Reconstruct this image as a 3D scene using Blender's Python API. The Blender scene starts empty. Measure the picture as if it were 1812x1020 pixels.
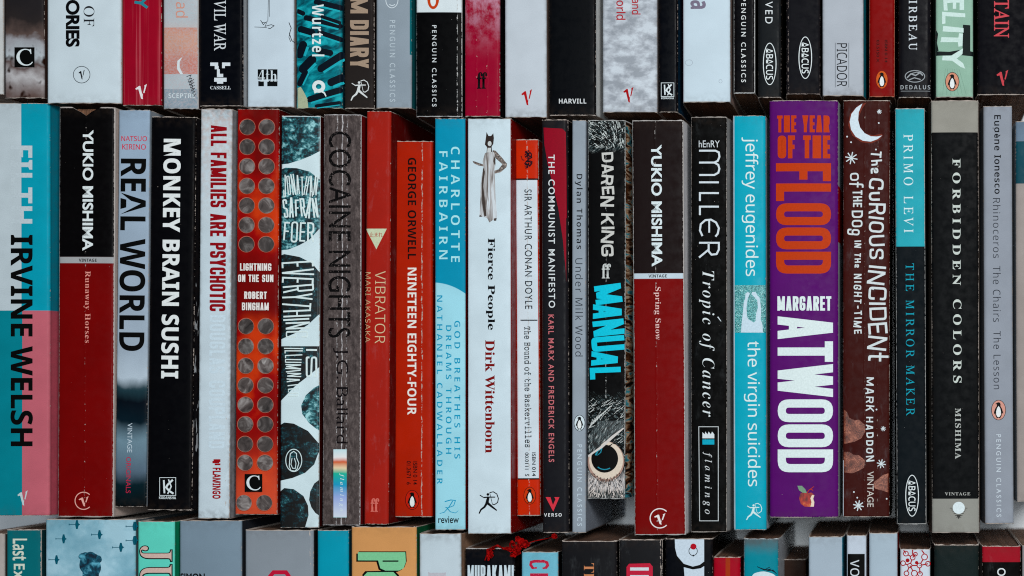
import bpy, math, random
from mathutils import Vector, Matrix
from mathutils.geometry import tessellate_polygon
random.seed(7)
sc = bpy.context.scene
COL = sc.collection
# ------------------------------------------------------------------ camera
S = 0.000273            # metres per photograph pixel on the reference spine plane
ZT = 0.129              # height of a B-format spine above the sheet the books stand on
D = 0.92                # camera height above that plane
VPX, VPY = 1600.0, 700.0
CX, CY, CZ = (VPX-906)*S, (510-VPY)*S, ZT+D
cam = bpy.data.cameras.new('camera'); cam_o = bpy.data.objects.new('camera', cam); COL.objects.link(cam_o)
cam_o.location = (CX, CY, CZ)
cam.sensor_width = 36; cam.lens = 36*D/(1812*S)
cam.shift_x = (906-VPX)/1812; cam.shift_y = -(510-VPY)/1812
cam.clip_start = 0.05; cam.clip_end = 60
cam.dof.use_dof = True; cam.dof.focus_distance = D; cam.dof.aperture_fstop = 5.0
sc.camera = cam_o
# ------------------------------------------------------------------ world and lamps
w = bpy.data.worlds.new('World'); sc.world = w; w.use_nodes = True
bg = w.node_tree.nodes['Background']; bg.inputs[0].default_value = (0.55, 0.75, 0.9, 1); bg.inputs[1].default_value = 0.08
def area(name, loc, target, sx, sy, power, col):
    l = bpy.data.lights.new(name, 'AREA'); l.shape = 'RECTANGLE'; l.size = sx; l.size_y = sy; l.energy = power; l.color = col
    o = bpy.data.objects.new(name, l); COL.objects.link(o); o.location = loc
    o.rotation_euler = (Vector(target)-Vector(loc)).to_track_quat('-Z', 'Y').to_euler()
    return o
area('window_light', (0.62, 0.46, 1.72), (0.02, 0, 0.13), 0.42, 0.30, 18.5, (1.0, 0.99, 0.975))
area('gap_fill_lamp', (0.20, 0.07, 2.0), (0.05, 0, 0.13), 0.34, 0.14, 11.5, (0.90, 0.97, 1.0))  # added fill lamp near the camera axis, brightens the sheet between the books
vs = sc.view_settings; vs.view_transform = 'Standard'; vs.look = 'None'; vs.gamma = 1; vs.use_curve_mapping = False; vs.exposure = 0
sc.cycles.max_bounces = 8; sc.cycles.use_denoising = False; sc.cycles.filter_width = 1.1
# ------------------------------------------------------------------ colour helpers
def c(r, g, b):
    def f(x):
        x /= 255.0
        return x/12.92 if x <= 0.04045 else ((x+0.055)/1.055)**2.4
    q = [f(x) for x in (r, g, b)]; lu = .3*q[0]+.5*q[1]+.2*q[2]
    return tuple(min(.86, max(.002, (lu+1.06*(x-lu))*1.10-.0065)) for x in q)+(1,)
WHITE = c(212, 228, 234); PALE = c(205, 222, 230); BLACK = c(21, 22, 25); CORE = c(196, 186, 178); RED = c(150, 22, 26)
# ------------------------------------------------------------------ node helper
class G:
    def __init__(s, nt):
        s.nt = nt; s.uv = s.n('ShaderNodeUVMap'); sp = s.n('ShaderNodeSeparateXYZ'); s.l(s.uv.outputs[0], sp.inputs[0])
        s.u, s.v = sp.outputs[0], sp.outputs[1]; s.seed = random.uniform(0, 50)
    def n(s, t): return s.nt.nodes.new(t)
    def l(s, a, b): s.nt.links.new(a, b)
    def put(s, inp, val):
        if isinstance(val, bpy.types.NodeSocket): s.l(val, inp)
        else: inp.default_value = val
    def m(s, op, a, b=0.0, cl=False):
        n = s.n('ShaderNodeMath'); n.operation = op; n.use_clamp = cl
        s.put(n.inputs[0], a); s.put(n.inputs[1], b); return n.outputs[0]
    def mr(s, x, a, b, c0=0.0, c1=1.0):
        n = s.n('ShaderNodeMapRange'); n.interpolation_type = 'SMOOTHSTEP'
        s.put(n.inputs[0], x); s.put(n.inputs[1], a); s.put(n.inputs[2], b); s.put(n.inputs[3], c0); s.put(n.inputs[4], c1); return n.outputs[0]
    def noise(s, sx=1.0, sy=1.0, scale=10.0, det=3.0, rot=0.0, rough=0.55, dist=0.0, off=0.0):
        mp = s.n('ShaderNodeMapping'); s.l(s.uv.outputs[0], mp.inputs[0])
        mp.inputs['Location'].default_value = (s.seed+off, s.seed*.7-off, 0); mp.inputs['Rotation'].default_value = (0, 0, rot); mp.inputs['Scale'].default_value = (sx, sy, 1)
        mp.vector_type = 'POINT'
        if rot:
            mp.inputs['Scale'].default_value = (1, 1, 1)
            m2 = s.n('ShaderNodeMapping'); s.l(mp.outputs[0], m2.inputs[0]); m2.inputs['Scale'].default_value = (sx, sy, 1); mp = m2
        n = s.n('ShaderNodeTexNoise'); s.l(mp.outputs[0], n.inputs['Vector'])
        n.inputs['Scale'].default_value = scale; n.inputs['Detail'].default_value = det; n.inputs['Roughness'].default_value = rough; n.inputs['Distortion'].default_value = dist
        return n.outputs[0]
    def voro(s, scale, sx=1.0, sy=1.0, feat='F1'):
        mp = s.n('ShaderNodeMapping'); s.l(s.uv.outputs[0], mp.inputs[0]); mp.inputs['Scale'].default_value = (sx, sy, 1); mp.inputs['Location'].default_value = (s.seed, 0, 0)
        n = s.n('ShaderNodeTexVoronoi'); n.feature = feat; s.l(mp.outputs[0], n.inputs['Vector']); n.inputs['Scale'].default_value = scale
        return n
    def mix(s, f, a, b, mode='MIX'):
        n = s.n('ShaderNodeMix'); n.data_type = 'RGBA'; n.blend_type = mode
        s.put(n.inputs[0], f); s.put(n.inputs[6], a); s.put(n.inputs[7], b); return n.outputs[2]
    def ramp(s, f, stops):
        n = s.n('ShaderNodeValToRGB'); s.put(n.inputs[0], f); e = n.color_ramp.elements
        e[0].position, e[0].color = stops[0]; e[1].position, e[1].color = stops[-1]
        for p, k in stops[1:-1]:
            x = e.new(p); x.color = k
        return n.outputs[0]
    def band(s, x, a, b, soft=0.006):
        return s.m('MULTIPLY', s.mr(x, a-soft, a+soft), s.mr(x, b-soft, b+soft, 1.0, 0.0))
def new_mat(name):
    m = bpy.data.materials.new(name); m.use_nodes = True
    return m, m.node_tree.nodes['Principled BSDF']
def simple(name, col, rough=0.5, var=0.12, scale=60, worn=0.0, worn_col=BLACK):
    """plain print or paper, with ink unevenness"""
    m, p = new_mat(name); nt = m.node_tree
    tc = nt.nodes.new('ShaderNodeTexCoord'); n = nt.nodes.new('ShaderNodeTexNoise'); nt.links.new(tc.outputs['Object'], n.inputs[0])
    n.inputs['Scale'].default_value = scale*20; n.inputs['Detail'].default_value = 4
    r = nt.nodes.new('ShaderNodeMapRange'); nt.links.new(n.outputs[0], r.inputs[0]); r.inputs[1].default_value = .3; r.inputs[2].default_value = .7
    r.inputs[3].default_value = 1-var; r.inputs[4].default_value = 1+var
    mx = nt.nodes.new('ShaderNodeMix'); mx.data_type = 'RGBA'; mx.blend_type = 'MULTIPLY'; mx.inputs[0].default_value = 1
    mx.inputs[6].default_value = col; nt.links.new(r.outputs[0], mx.inputs[7]); out = mx.outputs[2]
    if worn > 0:
        n2 = nt.nodes.new('ShaderNodeTexNoise'); nt.links.new(tc.outputs['Object'], n2.inputs[0]); n2.inputs['Scale'].default_value = 1500; n2.inputs['Detail'].default_value = 5
        r2 = nt.nodes.new('ShaderNodeMapRange'); nt.links.new(n2.outputs[0], r2.inputs[0]); t = .72-.3*worn
        r2.inputs[1].default_value = t; r2.inputs[2].default_value = t+.05
        m2 = nt.nodes.new('ShaderNodeMix'); m2.data_type = 'RGBA'; nt.links.new(r2.outputs[0], m2.inputs[0]); nt.links.new(out, m2.inputs[6]); m2.inputs[7].default_value = worn_col; out = m2.outputs[2]
    nt.links.new(out, p.inputs['Base Color']); p.inputs['Roughness'].default_value = rough; p.inputs['Specular IOR Level'].default_value = 0.05
    return m
_mc = {}
def ink(col, worn=0.0, under=BLACK):
    k = (tuple(round(x, 4) for x in col), worn, tuple(round(x, 4) for x in under))
    if k not in _mc: _mc[k] = simple('print_ink', col, 0.5, 0.08, 60, worn, under)
    return _mc[k]
core_mat = simple('paper_core', CORE, 0.8, 0.18, 40)
def page_mat(name, col):
    m, p = new_mat(name); g = G(m.node_tree)
    tc = g.n('ShaderNodeTexCoord'); mp = g.n('ShaderNodeMapping'); g.l(tc.outputs['Object'], mp.inputs[0]); mp.inputs['Scale'].default_value = (3000, 30, 12)
    n = g.n('ShaderNodeTexNoise'); g.l(mp.outputs[0], n.inputs[0]); n.inputs['Scale'].default_value = 1; n.inputs['Detail'].default_value = 2
    mp2 = g.n('ShaderNodeMapping'); g.l(tc.outputs['Object'], mp2.inputs[0]); mp2.inputs['Scale'].default_value = (120, 60, 60)
    n2 = g.n('ShaderNodeTexNoise'); g.l(mp2.outputs[0], n2.inputs[0]); n2.inputs['Scale'].default_value = 1
    f = g.mr(n.outputs[0], .35, .65, .45, 1.15); f2 = g.mr(n2.outputs[0], .3, .7, .78, 1.12)
    g.l(g.mix(1.0, g.mix(1.0, col, f, 'MULTIPLY'), f2, 'MULTIPLY'), p.inputs['Base Color']); p.inputs['Roughness'].default_value = .9
    b = g.n('ShaderNodeBump'); b.inputs['Strength'].default_value = .6; b.inputs['Distance'].default_value = .0002; g.l(n.outputs[0], b.inputs['Height']); g.l(b.outputs[0], p.inputs['Normal'])
    return m
PAGES = {'old': page_mat('aged_page_edges', c(116, 82, 62)), 'mid': page_mat('yellowed_page_edges', c(136, 104, 84)), 'new': page_mat('white_page_edges', c(190, 180, 172))}
# ------------------------------------------------------------------ book builder
def cover_mat(B, base, bands=(), ubands=(), edge=.22, ends=.5, crease=(), speck=.0, mott=.06, rough=None, side=None, art=None, wear=CORE, scuff=0.0, side_art=None, bump=.3, grime=.07):
    m, p = new_mat('cover_print'); g = G(m.node_tree)
    W, L = B.w/100, B.L/100
    if rough is None: rough = random.Random(B.c[0]*3.1+B.c[1]).uniform(.30, .58)
    col = base
    for a, b, k in bands: col = g.mix(g.band(g.v, (a-B.y0)/100, (b-B.y0)/100), col, k)
    for a, b, k, v0, v1 in ubands:
        col = g.mix(g.m('MULTIPLY', g.band(g.u, (a-B.xl)/100, (b-B.xl)/100, .003), g.band(g.v, (v0-B.y0)/100, (v1-B.y0)/100)), col, k)
    if art: col = art(g, col, B)
    if side is not None:
        k = side_art(g, side) if side_art else side
        col = g.mix(g.m('ADD', g.mr(g.u, -.022, -.014, 1, 0), g.mr(g.u, W+.014, W+.022), True), col, k)
    # mottling and scuffs of handled card
    f = g.m('MULTIPLY', g.mr(g.noise(1, 1, 1.6, 5), .3, .7, 1-mott, 1+mott), g.mr(g.noise(1, 1, 60, 2), .3, .7, 1-mott*.8, 1+mott*.8))
    col = g.mix(1.0, col, f, 'MULTIPLY')
    if grime: # finger dirt gathered near the ends of the spine and along its joints
        dv0 = g.m('MINIMUM', g.v, g.m('SUBTRACT', L, g.v)); du0 = g.m('MINIMUM', g.u, g.m('SUBTRACT', W, g.u))
        gm = g.m('MAXIMUM', g.mr(dv0, 0, .25, 1, 0), g.mr(du0, -.01, .07, .8, 0))
        col = g.mix(g.m('MULTIPLY', g.m('MULTIPLY', gm, g.mr(g.noise(1, 1, 9, 5), .35, .65)), grime*2.2), col, c(70, 58, 50))
    if scuff:
        col = g.mix(g.m('MULTIPLY', g.mr(g.noise(1, .35, 5, 8, rough=.75), .52, .75), scuff), col, c(190, 200, 205))
    du = g.m('ABSOLUTE', g.m('MINIMUM', g.u, g.m('SUBTRACT', W, g.u)))
    dv = g.m('MINIMUM', g.v, g.m('SUBTRACT', L, g.v))
    nz = g.noise(1.0, .45, 38, 6, rough=.7); nb = g.noise(1, .5, 1.7, 3, off=9)
    thr = g.mr(nb, .3, .7, .06, -.10)
    e1 = g.m('SUBTRACT', g.m('ADD', nz, g.mr(du, 0.0, .026+.012*edge, .33*min(edge, 1.2)+.02, -.5)), g.m('ADD', .66, thr))
    e2 = g.m('SUBTRACT', g.m('ADD', nz, g.mr(dv, 0.0, .034, .42*ends+.06, -.5)), .58)
    mask = g.m('MAXIMUM', g.mr(e1, 0, .03), g.mr(e2, 0, .03))
    ncr = g.noise(1, .8, 14, 7, off=3, rough=.7)
    hts = None
    for (cx, st) in crease:
        d = g.m('ABSOLUTE', g.m('SUBTRACT', g.m('ADD', g.u, g.m('MULTIPLY', g.m('SUBTRACT', g.noise(0.01, 1, 5, 6, rough=.6), .5), .06)), (cx-B.xl)/100))
        line = g.mr(g.m('SUBTRACT', d, g.m('MULTIPLY', g.m('SUBTRACT', g.noise(.3, 1, 14, 4, off=7), .5), .03)), .001, .012, 1, 0)
        h = g.mr(d, 0, .03, 1, 0); hts = h if hts is None else g.m('ADD', hts, h)
        mask = g.m('MAXIMUM', mask, g.m('MULTIPLY', line, g.mr(ncr, .60-.20*st, .66-.20*st)))
    if speck: mask = g.m('MAXIMUM', mask, g.mr(g.noise(1, 1, 24, 4, off=5, rough=.6), .745-.07*speck, .765-.07*speck))
    col = g.mix(mask, col, g.mix(nb, wear, g.mix(.5, wear, (0.2, .13, .1, 1))))
    g.l(col, p.inputs['Base Color'])
    g.l(g.mr(g.m('ADD', g.noise(1, 1, 7, 4), g.m('MULTIPLY', mask, .4)), .3, .9, rough-.08, rough+.25), p.inputs['Roughness'])
    p.inputs['Specular IOR Level'].default_value = .035
    bp = g.n('ShaderNodeBump'); bp.inputs['Strength'].default_value = bump; bp.inputs['Distance'].default_value = .0004
    h = g.m('ADD', g.m('MULTIPLY', g.noise(1, .4, 6, 5), .35), g.m('MULTIPLY', mask, -.25))
    h = g.m('ADD', h, g.m('MULTIPLY', g.noise(1, 1, 60, 2), .10))
    if hts is not None: h = g.m('ADD', h, g.m('MULTIPLY', hts, .35))
    g.l(h, bp.inputs['Height']); g.l(bp.outputs[0], p.inputs['Normal'])
    return m
def mesh_obj(name, verts, faces, mats, parent=None, uvs=None, midx=None, smooth=False):
    me = bpy.data.meshes.new(name); me.from_pydata(verts, [], faces)
    for x in mats: me.materials.append(x)
    if uvs:
        uvl = me.uv_layers.new(name='UVMap')
        for poly in me.polygons:
            for li, vi in zip(poly.loop_indices, poly.vertices): uvl.data[li].uv = uvs[vi]
    if midx:
        for i, poly in enumerate(me.polygons): poly.material_index = midx[i]
    if smooth:
        for poly in me.polygons: poly.use_smooth = (midx is None or midx[poly.index] == 0)
    me.update()
    o = bpy.data.objects.new(name, me); COL.objects.link(o)
    if parent: o.parent = parent
    return o
class Book: pass
BOOKS = []
def book(label, xt0, xt1, y0, xb0, xb1, y1, group, z=None, page='mid', top_fn=None, bot_fn=None, ragged=.8, radius=2.8, crown=None, **mat):
    B = Book(); zt = ZT+(z or 0); B.z = zt
    B.k = S*(CZ-zt)/D
    B.tc = ((xt0+xt1)/2, y0); B.bc = ((xb0+xb1)/2, y1)
    B.w = ((xt1-xt0)+(xb1-xb0))/2; B.y0, B.y1 = y0, y1
    dx, dy = B.bc[0]-B.tc[0], y1-y0
    B.th = math.atan2(dx, dy); B.L = math.hypot(dx, dy)
    B.c = ((B.tc[0]+B.bc[0])/2, (y0+y1)/2); B.xl = B.c[0]-B.w/2
    wx = CX+((B.c[0]-906)*S-CX)*(CZ-zt)/D; wy = CY+((510-B.c[1])*S-CY)*(CZ-zt)/D
    e = bpy.data.objects.new('book', None); COL.objects.link(e); e.location = (wx, wy, 0); e.rotation_euler = (0, 0, B.th); e.empty_display_size = .02
    e['label'] = label; e['category'] = 'book'; e['group'] = group
    B.o = e; B.layer = 0; B.group = group; B.ext = (xt0, xt1, xb0, xb1); BOOKS.append(B)
    rnd = random.Random(label)
    k = B.k; w, L = B.w, B.L; ct = 1.35
    dep = zt/k - .5     # px down to the sheet
    # outer profile (x px from centre, height px below spine, u)
    prof = []
    rx = min(radius*1.7, w*.12); rz = radius*1.25
    cr = (rnd.uniform(.012, .028)*w) if crown is None else crown*w
    def hdrop(x):
        x = abs(x); h = cr*(x/(w/2))**2
        if x > w/2-rx: f = (x-(w/2-rx))/rx; h += rz*(1-math.sqrt(max(0, 1-f*f)))
        return h
    tot = cr+rz
    downs = [dep, dep*.6, dep*.3, 40, 14, tot+3]
    for d in downs: prof.append((-w/2, d, -(d-tot)-.5))
    xs_ = [-w/2+rx*q for q in (0, .03, .12, .3, .6)]; n = 10
    xs_ += [-w/2+rx+(w-2*rx)*i/n for i in range(n+1)]; xs_ += [-x for x in xs_[4::-1]]
    for x in xs_: prof.append((x, hdrop(x), x+w/2))
    for d in downs[::-1]: prof.append((w/2, d, w+(d-tot)+.5))
    B.prof = [(x, hdrop(x)) for x in xs_]
    N = len(prof)
    inner = []
    for (x, d, u) in prof:
        inner.append((x*(w/2-ct)/(w/2), dep if d >= dep else (d+ct if d < tot+.1 else d), u))
    rows = [0, .004, .012, .03, .07] + [i/16 for i in range(2, 15)] + [.93, .97, .988, .996, 1.0]
    jt = [rnd.uniform(-1, 1)*ragged for _ in prof]; jb = [rnd.uniform(-1, 1)*ragged for _ in prof]
    bow = rnd.uniform(-.5, .5)
    V = []; UV = []
    for li, pr in enumerate((prof, inner)):
        for t in rows:
            for i, (x, d, u) in enumerate(pr):
                o0 = jt[i]; o1 = jb[i]
                if d < 30:
                    if top_fn: o0 += top_fn(u)
                    if bot_fn: o1 += bot_fn(u)
                v = o0+t*(L-o0-o1)
                zz = -d
                V.append((x*k + (bow*math.sin(t*math.pi))*k, (L/2-v)*k, zt+zz*k - (0.00003 if li else 0))); UV.append((u/100, v/100))
    M = len(rows); F = []; MI = []
    for j in range(M-1):
        for i in range(N-1):
            a = j*N+i; F.append((a, a+N, a+N+1, a+1)); MI.append(0)
    off = M*N
    for j in range(M-1):
        for i in range(N-1):
            a = off+j*N+i; F.append((a, a+1, a+N+1, a+N)); MI.append(1)
    for i in range(N-1):
        F.append((i, i+1, off+i+1, off+i)); MI.append(1)
        a = (M-1)*N+i; F.append((a, off+a, off+a+1, a+1)); MI.append(1)
    for j in range(M-1):
        for i in (0, N-1):
            a = j*N+i; F.append((a, a+N, off+a+N, off+a)); MI.append(1)
    cm = cover_mat(B, **mat)
    B.parts = [mesh_obj('cover', V, F, [cm, core_mat], e, UV, MI, True)]
    # page block with a slightly wavy head and tail
    pw = w/2-ct-.3; V = []; F = []; nn = max(6, int(w/5))
    rec = 2.2
    hz = [ct+tot*.6+.8, 10, 40, dep*.5, dep-.5]
    for sgn in (1, -1):
        base = len(V); hh = [rnd.uniform(-.5, .5) for _ in range(nn+1)]
        for j, d in enumerate(hz):
            for i in range(nn+1):
                x = -pw+2*pw*i/nn; V.append((x*k, sgn*(L/2-rec-(max(0, (jt[i % N]*.3)))+hh[i]-(3 if top_fn and sgn > 0 and d < 9 else 0))*k, zt-d*k))
        for j in range(len(hz)-1):
            for i in range(nn):
                a = base+j*(nn+1)+i; F.append((a, a+1, a+nn+2, a+nn+1))
    h = len(hz)*(nn+1)
    for j in range(len(hz)-1):   # long sides
        for i in (0, nn):
            a = j*(nn+1)+i; F.append((a, a+nn+1, h+a+nn+1, h+a))
    for j in (0, len(hz)-1):
        for i in range(nn):
            a = j*(nn+1)+i; F.append((a, a+1, h+a+1, h+a))
    B.parts.append(mesh_obj('page_block', V, F, [PAGES[page]], e))
    return B
def loc(B, px, py):
    dx, dy = (px-B.c[0]), -(py-B.c[1]); a = -B.th
    return (dx*math.cos(a)-dy*math.sin(a), dx*math.sin(a)+dy*math.cos(a))
def drape(B, me):
    '''lay flat print on the curved spine: cut it where the spine bends and lower it'''
    import bmesh
    k = B.k; xs = [p_[0]*k for p_ in B.prof]; hs = [p_[1]*k for p_ in B.prof]
    lo = min(v.co.x for v in me.vertices); hi = max(v.co.x for v in me.vertices)
    bm = bmesh.new(); bm.from_mesh(me)
    for x in xs:
        if lo+1e-6 < x < hi-1e-6: bmesh.ops.bisect_plane(bm, geom=bm.verts[:]+bm.edges[:]+bm.faces[:], dist=1e-7, plane_co=(x, 0, 0), plane_no=(1, 0, 0))
    for v in bm.verts:
        x = v.co.x
        if x <= xs[0]: h = hs[0]
        elif x >= xs[-1]: h = hs[-1]
        else:
            for i in range(len(xs)-1):
                if xs[i] <= x <= xs[i+1]:
                    f = (x-xs[i])/max(1e-9, xs[i+1]-xs[i]); h = hs[i]+(hs[i+1]-hs[i])*f; break
        v.co.z -= h
    bm.to_mesh(me); bm.free()
def nextz(B):
    B.layer += 1; return B.z + 0.00003 + 0.000012*B.layer
# ------------------------------------------------------------------ flat print: polygons
class Print:
    def __init__(s, B, name, col, worn=0.0, under=BLACK, mat=None):
        s.B, s.name, s.z = B, name, nextz(B); s.V = []; s.F = []; s.m = mat or ink(col, worn, under); s.dz = 0; s.uv = []
    def tri(s, pts, faces):
        b = len(s.V); s.dz += 0.0000008
        for (x, y) in pts:
            lx, ly = loc(s.B, x, y); s.V.append((lx*s.B.k, ly*s.B.k, s.z+s.dz)); s.uv.append((x/100, y/100))
        for f in faces: s.F.append(tuple(i+b for i in f))
        return s
    def poly(s, pts):
        t = tessellate_polygon([[Vector((x, y, 0)) for x, y in pts]]); return s.tri(pts, t)
    def rect(s, x0, y0, x1, y1): return s.tri([(x0, y0), (x1, y0), (x1, y1), (x0, y1)], [(0, 1, 2, 3)])
    def ell(s, cx, cy, rx, ry=None, n=32, rot=0, wob=0):
        ry = ry or rx; pts = []; R = random.Random(int(cx*7+cy)); ph = R.uniform(0, 6)
        for i in range(n):
            a = 2*math.pi*i/n; q = 1+wob*(math.sin(2*a+ph)*.5+math.sin(3*a+ph*2)*.35+math.sin(7*a)*.15)
            x, y = rx*q*math.cos(a), ry*q*math.sin(a); pts.append((cx+x*math.cos(rot)-y*math.sin(rot), cy+x*math.sin(rot)+y*math.cos(rot)))
        return s.tri(pts, [tuple(range(n))])
    def ring(s, cx, cy, rx, ry, t, a0=0, a1=360, n=40):
        pts = []
        for i in range(n+1):
            a = math.radians(a0+(a1-a0)*i/n); pts += [(cx+rx*math.cos(a), cy+ry*math.sin(a)), (cx+(rx-t)*math.cos(a), cy+(ry-t)*math.sin(a))]
        return s.tri(pts, [(2*i, 2*i+1, 2*i+3, 2*i+2) for i in range(n)])
    def line(s, pts, t, t2=None, closed=False):
        n = len(pts); L = []; R = []
        for i in range(n):
            p = Vector(pts[i])
            a = Vector(pts[i-1]) if (i > 0 or closed) else None; b = Vector(pts[(i+1) % n]) if (i < n-1 or closed) else None
            d1 = (p-a).normalized() if a is not None and (p-a).length > 1e-6 else None; d2 = (b-p).normalized() if b is not None and (b-p).length > 1e-6 else None
            if d1 is None: d1 = d2
            if d2 is None: d2 = d1
            if d1 is None: d1 = d2 = Vector((1, 0))
            m = (d1+d2); m = m.normalized() if m.length > 1e-3 else d1
            nn = Vector((-m.y, m.x)); cosv = max(.45, abs(m.dot(d1)))
            h = (t if t2 is None else t+(t2-t)*i/(n-1))/2/cosv
            L.append(tuple(p+nn*h)); R.append(tuple(p-nn*h))
        pts2 = L+R; F = [(i, i+1, n+i+1, n+i) for i in range(n-1)]
        if closed: F.append((n-1, 0, n, 2*n-1))
        return s.tri(pts2, F)
    def done(s, label=None):
        o = mesh_obj(s.name, s.V, s.F, [s.m], s.B.o, s.uv)
        drape(s.B, o.data)
        if label: o['label'] = label
        return o
# ------------------------------------------------------------------ flat print: type
MAPS = {'s': (0x1D400, 0x1D41A, 0x1D7CE), 'i': (0x1D434, 0x1D44E, None), 'j': (0x1D468, 0x1D482, None), 'n': (0x1D5A0, 0x1D5BA, 0x1D7E2), 'b': (0x1D5D4, 0x1D5EE, 0x1D7EC), 'm': (0x1D670, 0x1D68A, 0x1D7F6), 'g': None}
def face(t, f):
    if MAPS[f] is None: return t
    U, l, d = MAPS[f]; r = ''
    for ch in t:
        if 'A' <= ch <= 'Z': r += chr(U+ord(ch)-65)
        elif 'a' <= ch <= 'z': r += 'ℎ' if (f == 'i' and ch == 'h') else chr(l+ord(ch)-97)
        elif ch.isdigit() and d: r += chr(d+int(ch))
        else: r += ch
    return r
def text(B, s, f, box, col, way='down', bold=0.0, sp=1.0, name='title', worn=0.0, under=BLACK, shear=0.0, mat=None):
    cu = bpy.data.curves.new('t', 'FONT'); cu.body = face(s, f); cu.offset = bold; cu.space_character = sp; cu.shear = shear; cu.resolution_u = 5
    o = bpy.data.objects.new('t', cu); me = bpy.data.meshes.new_from_object(o)
    bpy.data.objects.remove(o); bpy.data.curves.remove(cu)
    xs = [v.co.x for v in me.vertices]; ys = [v.co.y for v in me.vertices]
    a0, a1, b0, b1 = min(xs), max(xs), min(ys), max(ys)
    x0, y0, x1, y1 = box; cx, cy = loc(B, (x0+x1)/2, (y0+y1)/2); z = nextz(B); k = B.k
    for v in me.vertices:
        a = (v.co.x-a0)/(a1-a0)-.5; b = (v.co.y-b0)/(b1-b0)-.5
        if way == 'down': v.co = ((cx+b*(x1-x0))*k, (cy-a*(y1-y0))*k, z)
        else: v.co = ((cx+a*(x1-x0))*k, (cy+b*(y1-y0))*k, z)
    me.materials.clear(); me.materials.append(mat or ink(col, worn, under)); me.name = name
    drape(B, me)
    ob = bpy.data.objects.new(name, me); COL.objects.link(ob); ob.parent = B.o
    return ob
# stroke letters: p = path with rounded inner corners, d = diagonal cut level at top and foot
GL = {
'A': (1, 'd0,0,.44,1 d1,0,.56,1 p.2,.24,.8,.24'), 'B': (1, 'p0,0,0,1 p0,1,1,1,1,.53,0,.53 p0,.53,1,.53,1,0,0,0'), 'C': (1, 'p1,.74,1,1,0,1,0,0,1,0,1,.26'),
'D': (1, 'p0,0,0,1 p0,1,1,1,1,0,0,0'), 'E': (.85, 'p0,0,0,1 p0,1,1,1 p0,.5,.85,.5 p0,0,1,0'), 'F': (.82, 'p0,0,0,1 p0,1,1,1 p0,.5,.85,.5'),
'G': (1, 'p1,.76,1,1,0,1,0,0,1,0,1,.45,.6,.45'), 'H': (1, 'p0,0,0,1 p1,0,1,1 p0,.5,1,.5'), 'I': (0, 'p0,0,0,1'), 'J': (.8, 'p1,1,1,0,0,0,0,.3'),
'K': (1, 'p0,0,0,1 d.12,.38,.95,1 d.95,0,.38,.6'), 'L': (.8, 'p0,0,0,1 p0,0,1,0'), 'M': (1.3, 'p0,0,0,1 p1,0,1,1 d0,1,.5,.05 d1,1,.5,.05'),
'N': (1.05, 'p0,0,0,1 p1,0,1,1 d.02,1,.98,0'), 'O': (1, 'c0,0,0,1,1,1,1,0'), 'P': (1, 'p0,0,0,1 p0,1,1,1,1,.44,0,.44'), 'Q': (1, 'c0,0,0,1,1,1,1,0 d1.1,-.05,.6,.25'),
'R': (1, 'p0,0,0,1 p0,1,1,1,1,.48,0,.48 d1,0,.62,.48'), 'S': (.95, 'p1,.8,1,1,0,1,0,.54,1,.46,1,0,0,0,0,.2'), 'T': (.9, 'p.5,0,.5,1 p0,1,1,1'),
'U': (1, 'p0,1,0,0,1,0,1,1'), 'V': (1, 'd0,1,.5,0 d1,1,.5,0'), 'W': (1.45, 'd0,1,.26,0 d.5,1,.26,0 d.5,1,.74,0 d1,1,.74,0'), 'X': (1, 'd0,1,1,0 d1,1,0,0'),
'Y': (1, 'd0,1,.5,.42 d1,1,.5,.42 p.5,0,.5,.45'), 'Z': (.9, 'p0,1,1,1 p0,0,1,0 d1,1,0,0'), '-': (.6, 'p0,.5,1,.5'), ' ': (.55, ''), '.': (0, 'p0,0,0,.03'),
'h': (.8, 'p0,0,0,1 p0,.5,1,.5,1,0'), 'e': (.8, 'p0,.32,1,.32,1,.62,0,.62,0,0,1,0'), 'u': (.8, 'p0,.62,0,0,1,0,1,.62'), 'n': (.8, 'p0,0,0,.62 p0,.5,1,.62,1,0'),
't': (.6, 'p.5,1.1,.5,0,1.1,0 p0,.66,1.2,.66'), 'i': (0, 'p0,0,0,.6 p0,.82,0,.88'), 'o': (.85, 'c0,0,0,.62,1,.62,1,0'), 'f': (.6, 'p1,1,.4,1,.4,0 p0,.6,1,.6'),
'g': (.85, 'c0,.1,0,.75,1,.75,1,.1 p1,.1,1,-.35,0,-.35,0,-.1'), 'a': (.8, 'c0,0,0,.62,1,.62,1,0 p1,0,1,.62'), 'r': (.6, 'p0,0,0,.62 p0,.5,1,.62'), 'x': (.8, 'd0,.62,1,0 d1,.62,0,0'), 's': (.7, 'p1,.6,0,.6,0,.33,1,.3,1,0,0,0'),
}
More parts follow.
